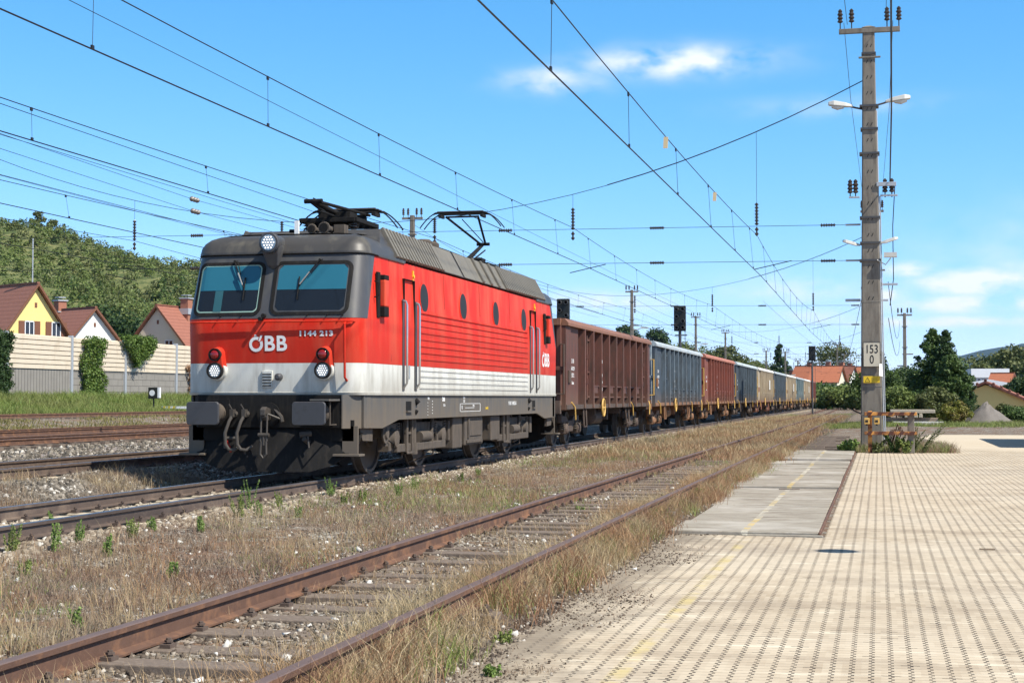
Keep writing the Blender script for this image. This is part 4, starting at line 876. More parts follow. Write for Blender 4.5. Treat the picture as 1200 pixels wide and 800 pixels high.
S_ = [('brown freight wagon coupled right behind the red locomotive', None),
 ('steel blue freight wagon with pale bent top rim, second behind the locomotive', {m_wbrown: m_wblue_shade, m_wpost: m_wpblue_lit, m_wend: m_wbluer, m_wrim: m_wbluer, m_wfr: m_worf}),
 ('oxide red freight wagon between the steel blue and the slate grey wagons', {m_wbrown: m_wred, m_wpost: m_wred, m_wend: m_wred, m_wrim: m_wredr, m_wfr: m_worf}),
 ('slate grey freight wagon with pale rim just before the first tan wagon', {m_wbrown: m_wdark, m_wpost: m_wpdark_lit, m_wend: m_wdarkr, m_wrim: m_wdarkr}),
 ('tan freight wagon with white end and white rim, nearest of the tan wagons', {m_wbrown: m_wtan, m_wpost: m_wtan, m_wend: m_wcream, m_wrim: m_wcream, m_wfr: m_wredf}),
 ('dark blue grey freight wagon between the first two tan wagons', {m_wbrown: m_wdark, m_wpost: m_wpdark_lit, m_wend: m_wdark, m_wrim: m_wbluer}),
 ('tan freight wagon with brown patches between dark blue and teal wagons', {m_wbrown: m_wtan, m_wpost: m_wtan, m_wend: m_wcream, m_wrim: m_wcream, m_wfr: m_worf}),
 ('teal grey freight wagon between the second and the last tan wagon', {m_wbrown: m_wteal, m_wpost: m_wteal, m_wend: m_wteal, m_wrim: m_wbluer}),
 ('last tan freight wagon in front of the final rust red wagon', {m_wbrown: m_wtan, m_wpost: m_wtan, m_wend: m_wcream, m_wrim: m_wcream, m_wfr: m_worf}),
 ('rust red freight wagon at the far end of the train', {m_wbrown: m_wred, m_wpost: m_wred, m_wend: m_wred, m_wrim: m_wred})]
for _, rm in S_:
    if rm is not None: rm[m_grip] = m_ochre
def clone(o, parent, remat):
    c = o.copy(); C.objects.link(c); c.parent = parent
    if o.type == 'MESH' and remat:
        m = o.data.materials[0]
        if m in remat: c.material_slots[0].link = 'OBJECT'; c.material_slots[0].material = remat[m]
    for ch in list(o.children): clone(ch, c, remat)
    return c
wsrc = list(wg0.children)
for i, (lb, rm) in enumerate(S_):
    if i == 0: w = wg0
    else: w = clone(wg0, None, rm)
    w.location = (-9.4, WY + i*WL, RZ); tag(w, lb, 'freight wagon', 'open freight wagons behind the locomotive')
# white data panels on the tan wagons
for i in (4, 6, 8):
    w = [o for o in C.objects if o.get('label') == S_[i][0]][0]
    MB().box(1.505, 1.515, 10.6, 11.6, 1.9, 2.6).build('white_panel', m_wcream, w)

# ---------------------------------------------------------------- overhead wires
m_flag = paint('warning_tag', (.62, .50, .30), .7, .1)
def insul(mb, p0, p1, r=.055, n=6):
    p0 = Vector(p0); p1 = Vector(p1); d = (p1-p0); L = d.length; prof = [(0, .02)]
    for i in range(n):
        a = L*(i+.2)/n; prof += [(a, r*.45), (a+L*.25/n, r), (a+L*.5/n, r*.9), (a+L*.6/n, r*.45)]
    prof.append((L, .02)); mb.lathe(p0, d, prof, 10)
PORT = [-8, 49, 92, 155, 212, 270]
def catenary(cx, zc, zm, sag, label, stag=.0, dropsp=5.2, rc=.0105, zend=None):
    root = empty('overhead_line', (cx, 0, 0), label=label, cat='overhead line', group='overhead lines above the tracks')
    Zm = lambda y: zm - sag*(1-((y-m)/h)**2) if True else 0
    ct = MB(); me = MB(); pts = []; mp = []; drops = []
    for a, b in zip(PORT[:-1], PORT[1:]):
        m, h = (a+b)/2, (b-a)/2
        for i in range(13 if a > -9 else 1):
            y = a+(b-a)*i/12; mp.append((0, y, zm - sag*(1-((y-m)/h)**2)))
        n = max(3, int((b-a)/dropsp))
        for i in range(n):
            y = a+(b-a)*(i+.5)/n; drops.append((y, zm - sag*(1-((y-m)/h)**2)))
    for i, p in enumerate(PORT): pts.append((stag*(1 if i % 2 else -1), p, zc))
    sx = lambda y: float(np.interp(y, PORT, [stag*(1 if i % 2 else -1) for i in range(len(PORT))]))
    MB().tube(pts, rc, 6).build('contact_wire', m_wire, root); MB().tube(mp, rc*.8, 6).build('carrier_wire', m_wire, root)
    for y, z in drops:
        d = MB().tube([(sx(y), y, zc), (0, y, z)], .0042, 4); d.box(-.012, .012, y-.03, y+.03, z-.05, z+.01); d.box(sx(y)-.012, sx(y)+.012, y-.03, y+.03, zc, zc+.05); d.build('dropper', m_wire, root)
    return root
catenary(-3.63, 5.35, 6.62, .45, 'overhead line nearest the paved yard, above the rusty siding', .12)
catenary(-9.4, 5.89, 6.98, .30, 'overhead line above the train, touched by the raised pantograph', .1)
catenary(-13.95, 5.95, 6.75, .25, 'overhead line over the empty track behind the locomotive', .15, 7)
catenary(-19.2, 5.95, 6.7, .25, 'overhead line between the second and third track', .2, 9)
catenary(-24.5, 6.0, 6.9, .3, 'overhead line crossing in front of the wooded hill', .2, 9)
def wire(name, pts, r, label, cat='cable', group=None, par=None, sag=0):
    P0 = [Vector(p) for p in pts]
    if sag and len(P0) == 2:
        a, b = P0; P0 = [a.lerp(b, t) - Vector((0, 0, 4*sag*t*(1-t))) for t in np.linspace(0, 1, 17)]
    o = MB().tube(P0, r, 5).build(name, m_wire, par)
    if not par: tag(o, label, cat, group)
    return o
wire('feeder_cable', [(-14.6, -8, 6.9), (-14.9, 155, 6.9)], .007, 'thin feeder wire beside the overhead line behind the locomotive', sag=.4)
wire('feeder_cable', [(-17.2, -8, 6.25), (-17.4, 155, 6.5)], .007, 'thin feeder wire running low left of the locomotive roof', sag=.3)
wire('feeder_cable', [(-16.0, -8, 6.6), (-16.2, 212, 7.2)], .006, 'upper thin feeder wire crossing the sky left of the locomotive', sag=.3)
wire('feeder_cable', [(-21.5, -8, 7.6), (-21.0, 155, 7.4)], .006, 'high thin feeder wire above the wooded hill', sag=.5)
wire('feeder_cable', [(-27.0, -8, 7.0), (-25.0, 155, 7.2)], .006, 'thin feeder wire far left above the yellow house', sag=.5)
wire('feeder_cable', [(-11.6, -8, 7.7), (-11.8, 212, 7.4)], .006, 'thin feeder wire between the train and the next track', sag=.4)
wire('feeder_cable', [(-6.5, 92, 7.2), (-6.0, 270, 7.4)], .008, 'thin feeder wire over the far wagons', sag=.4)
def span(Y, xl, zr, zl, zlow, label, xr=-.5, low2=(6.86, 5.77), zleft_low=(7.1, 6.0), tracks=(-3.63, -9.4, -13.95, -19.2, -24.5)):
    root = empty('cross_span', (0, Y, 0), label=label, cat='cross span wires', group='cross spans carrying the overhead lines')
    xm = (xl+xr)/2 - .5; h = abs(xr-xm)
    f = lambda x: zlow + (zr-zlow)*((x-xm)/h)**2 if x > xm else zlow + (zl-zlow)*((x-xm)/(xl-xm))**2
    pts = [(x, 0, f(x)) for x in np.linspace(xr+.12, xl, 28)]
    MB().tube(pts, .010, 5).build('head_wire', m_wire, root)
    MB().tube([(x, .12, z+.04) for x, _, z in pts[:8]], .008, 5).build('head_wire', m_wire, root)
    for j, (za, zb) in enumerate(zip(low2, zleft_low)):
        L = lambda x: za + (zb-za)*(x-xr)/(xl-xr)
        MB().tube([(xr, 0, za), (xl, 0, zb)], .008, 5).build('lower_wire', m_wire, root)
        ins = MB()
        xs = [xr-.75, xr-6.0, (-9.4-13.95)/2+.3, -17.0, -22]
        for k_, x in enumerate(xs): insul(ins, (x, 0, L(x)), (x-.45, 0, L(x)-.0), .06)
        ins.build('insulator', m_ins, root)
        MB().tube([(xr, 0, za), (xr-.45, 0, za)], .03, 8).build('tension_rod', m_galv, root)
    for x in tracks:
        zt_ = f(x); z1 = low2[0] + .75
        MB().tube([(x, 0, zt_), (x, 0, min(z1, zt_))], .006, 4).build('hanger', m_wire, root)
        i2 = MB(); zt2 = min(z1, zt_); insul(i2, (x, 0, zt2), (x, 0, low2[0]+.05), .065, 7); insul(i2, (x, 0, low2[0]), (x, 0, low2[0]-.28), .06, 2); i2.build('insulator', m_ins, root)
        s = 1 if x > -10 else -1
        MB().tube([(x-.1*s, 0, 5.55), (x+1.05*s, 0, 5.80)], .014, 6).build('registration_arm', m_wire, root)
    return root
span(49, -31, 11.2, 10.4, 7.3, 'cross span wires hung from the tall numbered pole over all tracks')
span(92, -27.6, 11.0, 12.2, 7.6, 'second cross span behind the pantograph, farther down the yard', xr=-.3, tracks=(-3.63, -9.4, -13.95, -19.2))
span(155, -23.8, 11.0, 11.6, 8.0, 'third cross span high above the middle of the freight train', xr=-.3, tracks=(-3.63, -9.4, -13.95))
span(212, -23.9, 11, 11.6, 8.2, 'fourth cross span above the tan wagons', xr=-.3, tracks=(-3.63, -9.4, -13.95))
span(270, -25.4, 11, 11.6, 8.2, 'farthest cross span beyond the end of the train', xr=-.3, tracks=(-3.63, -9.4, -13.95))
for px, py, lb in ((228, 234, 'upper of two section insulators in the wires above the hill'), (229, 248, 'lower of two section insulators in the wires above the hill')):
    q = atY(px, py, 38); o = MB(); insul(o, (0, -.24, 0), (0, .24, 0), .07, 3); tag(o.build('section_insulator', m_insw, loc=q), lb, 'insulator', 'section insulators in the wires'); wire('insulator_wire', [(q.x+.02, -8, q.z+1.0), (q.x, 37.7, q.z)], .006, 'thin wire holding the '+lb.split(' in ')[0]); wire('insulator_wire', [(q.x, 38.3, q.z), (q.x+1.2, 92, q.z-.1)], .006, 'thin wire leading away from the '+lb.split(' in ')[0])
# warning tags hanging from the wire of the siding
for px, py, Y, lb in ((799, 181, 27.5, 'pale warning tag hanging on the carrier wire near the top of the cross span'), (822, 228, 36, 'small pink tag hanging lower on the carrier wire right of the first tag')):
    z = 6.62-.45*(1-((Y-20.5)/28.5)**2)
    tag(MB().prism([(-.03, -.22), (.05, -.22), (.06, -.02), (-.02, -.02)], 1, -.01, .01).build('warning_tag', m_flag, loc=(-3.63, Y, z)), lb, 'tag')
# ---------------------------------------------------------------- concrete masts
def small_ins(mb, x, y, z, h=.5):
    mb.cyl((x, y, z), (x, y, z+h*.35), .02, 6); mb.lathe((x, y, z+h*.3), (0, 0, 1), [(0, .04), (.03, .09), (.10, .05), (.14, .09), (.21, .05), (.25, .09), (.32, .05), (.36, .07), (.42, .02)], 10)
def mast(x, y, h, label, arm=1, wb=.42, wt=.26, zb=None, lamp=0, armw=1.3, rake=True):
    zb = float(gz(x, y)) - .2 if zb is None else zb
    r = empty('concrete_mast', (x, y, zb), label=label, cat='mast', group='concrete catenary masts')
    MB().taper(0, h-zb, wb, wb, wt, wt).build('shaft', m_pole, r, bevel=.03)
    H = h-zb
    a = MB()
    if arm: a.box(-armw/2, armw/2, -.06, .06, H-.25, H-.12)
    for z in (H-1.2, H-3, H-5): a.box(-wt*.9, wt*.9, -wt*.7, wt*.7, z, z+.07)
    a.box(-.2, .7, -.05, .05, H-3.6, H-3.5).box(-.65, -.1, -.05, .05, H-4.6, H-4.5); a.build('crossarm', m_galv if False else m_pole, r)
    if arm:
        q = MB()
        for xx in (-armw/2+.08, -armw/2+.38, armw/2-.38, armw/2-.08): small_ins(q, xx, 0, H-.12, .5)
        q.build('insulator', m_ins, r)
    if lamp:
        l = MB().tube([(0, 0, H-4), (.6, 0, H-3.9), (1.0, 0, H-3.8)], .04, 6); l.box(.9, 1.6, -.14, .14, H-3.85, H-3.70); l.build('lamp', m_lampg, r)
    return r
mast(-27.6, 92, 12.7, 'concrete mast rising just behind the locomotive between the two pantographs')
mast(-23.8, 155, 12.3, 'concrete mast with small lamp standing behind the brown wagon', lamp=1)
mast(-23.9, 212, 12.6, 'concrete mast behind the steel blue wagon right of the middle signal', lamp=1)
mast(-25.4, 270, 12.8, 'mast with bracket to one side seen above the slate grey wagon')
mast(-.3, 92, 12.4, 'concrete mast hidden directly behind the tall numbered pole')
mast(-.3, 155, 12.2, 'second mast in line behind the tall numbered pole')
mast(-7.5, 300, 11.6, 'far pale mast with many brackets right of the last signal')
mast(-6.6, 318, 10.2, 'slim lattice mast beside the far pale mast', wb=.3)
mast(-20.6, 300, 10.5, 'far concrete mast above the first tan wagon')
mast(-16.2, 330, 9.3, 'short far mast above the teal wagon')
mast(-11.8, 330, 9.0, 'short far mast above the last tan wagon', wb=.3)
mast(-3.0, 340, 9.5, 'slim far mast left of the far pale mast', wb=.3)
mast(-14.5, 255, 9.0, 'low mast with lamp above the dark blue grey wagon', wb=.28, lamp=1)
mast(2.2, 140, 8.9, 'concrete mast in front of the trees on the right', armw=1.25, wb=.34, zb=-.2)
# ---------------------------------------------------------------- the tall pole with lamps and kilometre sign
def big_pole():
    y = 49; x = -.22; H = 12.85
    r = empty('tall_pole', (x, y, -.2), label='tall square concrete pole with four lamps and kilometre sign at yard edge', cat='pole')
    P = lambda mb, n, m, par=None, **kw: mb.build(n, m, par or r, **kw)
    sh = P(MB().taper(0, H+.2, .66, .62, .36, .34), 'shaft', m_pole, bevel=.035)
    wz = lambda z: .66-.30*(z+.2)/(H+.2)
    hol = MB(); z = 4.6
    while z < H-.4:
        for dx in (-.05, .07):
            hol.add([(x_, -wz(z)*.475-.004, z_+.2) for x_, z_ in ((dx-.035, z-.05), (dx-.01, z-.05), (dx+.035, z+.05), (dx+.01, z+.05))], [(0, 1, 2, 3)])
        z += .48
    P(hol, 'climbing_hole', m_blk, sh)
    sm = MB()
    for z in (1.1, 1.95, 2.9, 4.5): w = wz(z)+.006; sm.box(-w/2, w/2, -w*.48, w*.48, z+.19, z+.205)
    P(sm, 'cast_joint', m_conc, sh)
    bd = MB()
    for z, e in ((9.0, .05), (7.05, .03), (5.75, .03), (12.05, .0), (10.45, .05), (6.28, .02), (9.75, .02)):
        w = wz(z)+.05; P(MB().box(-w/2-e, w/2+e, -w*.5-.01, w*.5+.01, z+.17, z+.23), 'steel_band', m_mask)
    P(MB().box(-.88, .93, -.20, -.08, H-.17+.2, H-.02+.2).box(-.30, .35, -.22, -.14, H-.95+.2, H-.90+.2), 'crossarm', m_pole, bevel=.01)
    P(MB().taper(H+.2, H+.27, .40, .38, .1, .1), 'pole_cap', m_pole)
    q = MB()
    for xx in (-.84, -.50, .55, .90): small_ins(q, xx, -.14, H+.15, .75)
    P(q, 'top_insulator', m_ins, bevel=0)
    for s, z, L in ((-1, 10.45, 1.15), (1, 10.55, 1.15)):
        l = MB().tube([(s*.15, 0, z+.12), (s*.4, 0, z+.18), (s*.6, 0, z+.24)], .03, 6); lb = P(l, 'lamp_arm', m_mask)
        za = z+.22; b = MB()
        b.loft([[(s*xx, yy, zz) for yy, zz in ((-wd, 0+dz), (wd, 0+dz), (wd*.7, hh+dz), (-wd*.7, hh+dz))] for xx, wd, hh, dz in ((.48, .06, .07, za-.02), (.70, .12, .13, za), (1.05, .16, .16, za+.04), (1.22, .10, .10, za+.07))]); P(b, 'lamp_housing', m_lampg, lb, bevel=.02)
        P(MB().loft([[(s*xx, yy, zz) for yy, zz in ((-wd, dz), (wd, dz), (wd*.8, dz-hh), (-wd*.8, dz-hh))] for xx, wd, hh, dz in ((.75, .11, .03, za+.0), (.95, .13, .09, za+.02), (1.12, .10, .05, za+.045))]), 'lamp_glass', m_lampg, lb)
    for s, z in ((-1, 6.25), (1, 6.30)):
        b = MB().loft([[(s*xx, yy-.1, zz+.2) for yy, zz in ((-wd, dz), (wd, dz), (wd*.7, hh+dz), (-wd*.7, hh+dz))] for xx, wd, hh, dz in ((.30, .05, .05, z-.05), (.45, .09, .10, z-.04), (.72, .10, .10, z+.05), (.82, .06, .06, z+.08))]); P(b, 'small_lamp', m_lampg, bevel=.01)
    P(MB().tube([(.2, -.3, 5.95), (.45, -.3, 5.8), (.60, -.3, 6.0)], .02, 6).box(.40, .78, -.45, -.2, 6.02, 6.16), 'floodlight', m_lampg)
    for bx_ in ((.2, .78, -.28, -.18, 8.18, 8.30), (-.62, -.3, -.2, -.12, 7.85, 7.90), (.3, .82, -.2, -.12, 7.88, 7.93), (.3, .8, -.05, .05, 5.20, 5.26), (-.75, -.3, -.05, .05, 4.72, 4.80), (.3, .52, -.05, .05, 4.72, 4.78)): P(MB().box(*bx_), 'bracket', m_galv, bevel=.005)
    q = MB(); 
    for xx in (-.58, -.42, .45, .65): small_ins(q, xx, -.16, 7.85, .5)
    P(q, 'bracket_insulator', m_ins)
    P(MB().cyl((.36, -.18, .2), (.22, -.10, 10.5), .022, 8).cyl((.41, -.12, .2), (.30, -.05, 7.9), .018, 8), 'cable_conduit', m_galv)
    MB().cyl((.30, -.3, .3), (.30, -.3, 1.0), .02, 6)
    # kilometre sign
    z0, z1 = 2.54+.2, 3.26+.2; yf = -.36
    sg = P(MB().box(-.22, .26, yf, yf+.03, z0, z1), 'kilometre_sign', m_sign, bevel=.004)
    F = MB(); e = .008
    for a, b, c, d in ((-.235, .275, z1, z1+.012), (-.235, .275, z0-.012, z0), (-.235, -.222, z0, z1), (.262, .275, z0, z1)): F.box(a, b, yf-.004, yf+.035, c, d)
    P(F, 'sign_frame', m_blk, sg)
    R = Matrix.Rotation(math.pi/2, 4, 'X')
    text_obj('sign_digits', '153', .36, m_blk, sg, M=Matrix.Translation((.02, yf-.002, z1-.21)) @ R, bold=.004, ext=.001, sx=.74)
    text_obj('sign_digits', '0', .36, m_blk, sg, M=Matrix.Translation((.02, yf-.002, z0+.20)) @ R, bold=.004, ext=.001, sx=.74)
    ys = P(MB().box(-.23, .25, yf+.0, yf+.02, 2.05+.2, 2.25+.2), 'warning_sign', m_yel, bevel=.003)
    tr = MB(); zc = 2.15+.2
    o = [(-.19, zc-.075), (-.03, zc-.075), (-.11, zc+.075)]; cx = sum(p[0] for p in o)/3; cz_ = sum(p[1] for p in o)/3; i_ = [(cx+(a-cx)*.72, cz_+(b-cz_)*.72) for a, b in o]
    tr.add([(a, yf-.002, b) for a, b in o+i_], [(0, 1, 4, 3), (1, 2, 5, 4), (2, 0, 3, 5)])
    tr.add([(a, yf-.002, b) for a, b in ((-.10, zc+.03), (-.115, zc-.015), (-.105, zc-.015), (-.115, zc-.05), (-.095, zc-.005), (-.107, zc-.005))], [tuple(range(6))])
    for k_ in range(4): tr.box(.0, .21-.03*(k_ % 2), yf-.003, yf-.001, zc+.055-k_*.04, zc+.062-k_*.04)
    P(tr, 'warning_symbol', m_blk, ys, fix=False)
    for a, b, c in ((.26, 2.46, 2.82),):
        P(MB().add([(a-.02, yf-.06, c), (a+.05, yf-.02, c+.0), (a+.07, yf-.03, b-.02), (a-.03, yf-.1, b), (a-.01, yf-.05, c), (a+.06, yf-.01, c), (a+.08, yf-.02, b-.02), (a-.02, yf-.09, b)], [(0, 1, 2, 3), (4, 5, 6, 7), (0, 1, 5, 4), (1, 2, 6, 5), (2, 3, 7, 6), (3, 0, 4, 7)]), 'paper_notice', m_paper)
    return r
big_pole()
G = 'cables from the tall pole'
wire('pole_cable', [(.38, 49, 8.15), (.36, 40, 8.7), (.30, 32, 9.45), (.2, 15, 11.6), (.1, -8, 13)], .022, 'thick dark cable coming down to the brackets of the tall pole', group=G)
wire('pole_cable', [(.30, 49, 13.1), (.32, 30, 13.3), (.35, -8, 14)], .009, 'thin cable leaving the right top insulators of the tall pole towards the viewer', group=G)
wire('pole_cable', [(-.85, 49, 13.0), (-1.0, 30, 13.2), (-1.4, -8, 14)], .009, 'thin cable leaving the left top insulators of the tall pole towards the viewer', group=G)
wire('pole_cable', [(-.95, 48.8, 13.0), (-.9, 58, 12.3), (-.72, 92, 12.4)], .009, 'thin cable from the left top insulator to the mast behind', group=G)
wire('pole_cable', [(.5, 48.8, 13.0), (.45, 60, 12.2), (.2, 92, 12.4)], .009, 'thin cable from the right top insulator to the mast behind', group=G)
wire('pole_cable', [(.52, 49, 8.0), (.45, 49.2, 6.8), (.46, 49.2, 5.2), (.35, 49.2, 4.4)], .014, 'loose cable hanging down the right side of the tall pole', group=G)
wire('pole_cable', [(.3, 49, 5.1), (1.8, 140, 8.2)], .012, 'sagging cable between the tall pole and the mast in front of the trees', group=G, sag=1.6)
wire('pole_cable', [(.3, 49, 4.0), (1.8, 140, 6.5)], .012, 'lower sagging cable between the tall pole and the mast in front of the trees', group=G, sag=1.2)
wire('pole_cable', [(-.4, 49, 5.0), (-7.4, 300, 9.0)], .010, 'sagging cable leading from the tall pole to the far pale mast', group=G, sag=2.5)
# lamp hanging on a wire outside the frame whose shadow falls on the pavers
hw_ = wire('yard_wire', [(4.6, 14.6, 7.2), (30, 15.5, 8.5)], .006, 'thin wire carrying a hanging lamp outside the frame')
# ---------------------------------------------------------------- signals
m_sigp = paint('signal_board', (.018, .020, .018), .5, .2); 
def signal(x, y, zc, sc, label, lamps=6, base=None):
    r = empty('railway_signal', (x, y, float(gz(x, y))), label=label, cat='signal', group='dark signal boards on posts'); zb = float(gz(x, y)); z = zc-zb
    MB().box(-.26*sc, .26*sc, -.02, .12, z-.55*sc, z+.55*sc).build('signal_board', m_sigp, r, bevel=.03)
    lm = MB(); gl = MB()
    L = [(-.13, .40), (.13, .40), (-.13, .08), (.14, -.12), (-.13, -.40), (.13, -.40)]
    for a, b in L[:lamps]:
        lm.lathe((a*sc, -.02, z+b*sc), (0, -1, 0), [(0, .09*sc), (.14*sc, .085*sc), (.14*sc, .07*sc), (.02, .065*sc)], 14)
        gl.lathe((a*sc, -.03, z+b*sc), (0, -1, 0), [(0, .06*sc), (.01, .05*sc)], 12)
    lm.build('lamp_hood', m_mask, r); gl.build('signal_lens', m_lens, r)
    MB().cyl((0, .06, 0), (0, .06, z-.5*sc), .09, 10).cyl((.22*sc, .12, 0), (.22*sc, .12, z+.2), .015, 6).box(-.3, .4, .06, .3, z-.75*sc, z-.70*sc).build('post', m_galv if False else m_mask, r)
    return r
signal(*(lambda p: (p.x, p.y))(atY(660, 466, 62)), atY(660, 366, 62).z, 1.0, 'black signal board just above the front corner of the brown wagon')
signal(*(lambda p: (p.x, p.y))(atY(797, 466, 92)), atY(797, 373, 92).z, 1.35, 'black signal board on post above the steel blue wagon')
signal(*(lambda p: (p.x, p.y))(atY(952, 466, 150)), atY(952, 414, 150).z, 1.25, 'black signal board above the far end of the train', 6)
# ---------------------------------------------------------------- noise barrier
def noise_barrier():
    t = NT('barrier_timber_concrete'); P3 = t.xyz()
    col = t.mix(t.noise(2, 5), (.58, .49, .37), (.71, .62, .49)); col = t.mix(t.ramp(t.noise(1.2, 6, .6, stretch=(1, 1, .3)), [(.55, 0), (.75, .6)]), col, (.42, .33, .23)); t.bump(t.noise(30, 4), .3, .02); mu = t.fin(col, .9)
    def low(nm, ribs):
        t = NT(nm); P3 = t.xyz(); z = P3[2]; y = P3[1]
        col = t.mix(t.noise(1.5, 5), (.20, .185, .165), (.30, .28, .25))
        if ribs: g = t.M('LESS_THAN', t.M('FRACT', t.M('MULTIPLY', y, 3.2)), .25)
        else:
            b = t.N.new('ShaderNodeTexBrick'); cv = t.N.new('ShaderNodeCombineXYZ'); t.L.new(y, cv.inputs[0]); t.L.new(z, cv.inputs[1]); t.L.new(cv.outputs[0], b.inputs['Vector'])
            b.inputs['Scale'].default_value = 1; b.inputs['Brick Width'].default_value = 1.1; b.inputs['Row Height'].default_value = .38; b.inputs['Mortar Size'].default_value = .02; g = b.outputs['Fac']
        col = t.mix(t.M('MULTIPLY', g, .7), col, (.12, .11, .10)); t.bump(g, .6, .04); return t.fin(col, .95)
    ml1, ml2 = low('barrier_grey_ribbed', 1), low('barrier_grey_block', 0)
    X = -45.0; r = empty('noise_barrier', (X, 0, 1.2), label='long noise barrier with cream planks above a grey base, in front of the houses', cat='noise barrier')
    posts = [52, 60, 68, 75.3, 82.2, 88.8, 96, 103, 110, 117, 124, 131, 138, 145, 152, 160, 168, 176, 184, 192, 200]
    for i, (a, b) in enumerate(zip(posts[:-1], posts[1:])):
        zt = 3.85 + .1*math.sin(i); zt = 3.86
        lo = ml1 if a < 82 else ml2
        MB().box(-.08, .0, a+.05, b-.05, -.6, 1.98).build('lower_panel', lo, r)
        u = MB(); u.box(-.14, -.06, a+.05, b-.05, 1.98, zt)
        for j in range(7): z0 = 2.0+j*.265; u.box(-.10, .06, a+.07, b-.07, z0, z0+.22)
        u.build('upper_panel', mu, r, bevel=.01)
    for p in posts: MB().box(-.12, .12, p-.11, p+.11, -.6, 3.95).build('barrier_post', m_galv, r, bevel=.01)
    return r
noise_barrier()
# ---------------------------------------------------------------- foliage helper
def leaves(centers, radii, n, size, seed=0, flat=.0, squash=1.0, shell=.55):
    """n leaf faces in each clump, biased to its shell; returns verts, tris"""
    rg = np.random.default_rng(seed); cs = np.repeat(np.asarray(centers, float), n, 0); rs = np.repeat(np.asarray(radii, float), n, 0)
    if rs.ndim == 1: rs = np.stack([rs, rs, rs*squash], 1)
    d = rg.normal(size=(len(cs), 3)); d /= np.linalg.norm(d, axis=1, keepdims=True)
    rad = shell + (1-shell)*rg.random((len(cs), 1))**.7; rad *= 1 + .25*rg.normal(size=(len(cs), 1))*(rg.random((len(cs), 1)) < .3)
    p = cs + d*rad*rs
    nrm = d*.8 + rg.normal(size=d.shape)*.6; nrm[:, 2] += .35; nrm /= np.linalg.norm(nrm, axis=1, keepdims=True)
    a = np.cross(nrm, rg.normal(size=d.shape)); a /= np.linalg.norm(a, axis=1, keepdims=True); b = np.cross(nrm, a)
    s = size*(.6+.8*rg.random((len(cs), 1)))
    v = np.stack([p - a*s*.5, p + b*s*.32 + a*s*.05, p + a*s*.55, p - b*s*.32], 1).reshape(-1, 3)
    i = np.arange(len(cs))*4; f = np.concatenate([np.stack([i, i+1, i+2], 1), np.stack([i, i+2, i+3], 1)])
    return v, f
m_leaf = leafmat('leaf_green', (.048, .088, .022), (.115, .175, .045), (.075, .13, .035))
m_leafd = leafmat('leaf_dark', (.024, .052, .016), (.058, .10, .03))
m_leafl = leafmat('leaf_light', (.10, .145, .035), (.20, .25, .075), (.14, .18, .05))
m_leafy = leafmat('leaf_yellowish', (.14, .17, .025), (.25, .24, .045), (.18, .12, .05))
m_leafo = leafmat('leaf_olive', (.08, .10, .03), (.16, .18, .065))
m_bark = paint('bark', (.09, .07, .055), .9, .3, 8)
m_ivy = leafmat('ivy_leaf', (.06, .12, .018), (.16, .23, .05))
m_dryivy = leafmat('dry_ivy', (.24, .13, .07), (.36, .20, .10))
def plant(name, loc, centers, radii, n, size, m, label, cat, seed=0, group=None, trunk=None, shell=.5):
    r = empty(name, loc, label=label, cat=cat, group=group)
    if trunk: trunk.build('trunk', m_bark, r)
    v, f = leaves(centers, radii, n, size, seed, shell=shell); mesh_np('crown', v, f, m, r)
    return r
def tree(x, y, h, w, m, label, seed=0, kind='round', n=70, size=.3, zb=None, group=None, name='broadleaf_tree', ncl=60):
    rs = random.Random(seed); zb = float(gz(x, y)) if zb is None else zb; cs = []; rd = []
    for i in range(ncl):
        t = rs.random()**.8; a = rs.uniform(0, 6.283)
        if kind == 'cone': prof = (1-t)**.8*.95+.05; zz = h*(.08+.90*t)
        elif kind == 'poplar': prof = math.sin(math.pi*min(1, t*.85+.12))**.6*.8; zz = h*(.08+.9*t)
        else: prof = math.sin(math.pi*min(.98, t*.8+.16))**.55; zz = h*(.22+.72*t)
        rr_ = w*.5*prof*math.sqrt(rs.random())*rs.uniform(.7, 1.12); cs.append((rr_*math.cos(a), rr_*math.sin(a), zz)); q = w*.14*rs.uniform(.6, 1.3)*(1 if kind == 'round' else .85 if kind == 'poplar' else .35+.75*(1-t)); rd.append((q*1.1, q*1.1, q*.8))
    tk = MB().tube([(0, 0, -.2), (.03*h*.3, 0, h*.3), (0, .02*h, h*.75)], [h*.022, h*.016, h*.005], 8)
    for i in range(7):
        c = cs[rs.randrange(ncl)]; tk.tube([(0, 0, c[2]*.6), (c[0]*.6, c[1]*.6, c[2]*.9), c], [h*.008, h*.005, h*.002], 5)
    return plant(name, (x, y, zb), cs, rd, n, size, m, label, 'tree', seed, group, tk)
# ivy on the barrier
def ivy(y0, y1, z0, z1, m, label, seed, dens=150, thick=.3, hang=False, size=.14):
    rs = np.random.default_rng(seed); n = int(dens*(y1-y0)*(z1-z0)/3); c = []
    for _ in range(n):
        y, z = rs.uniform(y0, y1), rs.uniform(z0, z1)
        if hang and z < z1 - (z1-z0)*(.35+.65*max(0, 1-abs((y-(y0+y1)/2)/(y1-y0)*2.4))): continue
        c.append((rs.uniform(.0, thick), y + .25*math.sin(z*3), z))
    r = empty('climbing_ivy', (-44.9, (y0+y1)/2, z0), label=label, cat='climbing plant', group='climbers on the noise barrier')
    c = np.array(c) - np.array([0, (y0+y1)/2, z0]); v, f = leaves(c, np.full(len(c), .20), 20, size*.85, seed); mesh_np('ivy_leaves', v, f, m, r)
    MB().tube([(0.05, 0, 0), (.08, .2, (z1-z0)*.5), (.05, -.1, (z1-z0)*.95)], .03, 5).build('stem', m_bark, r)
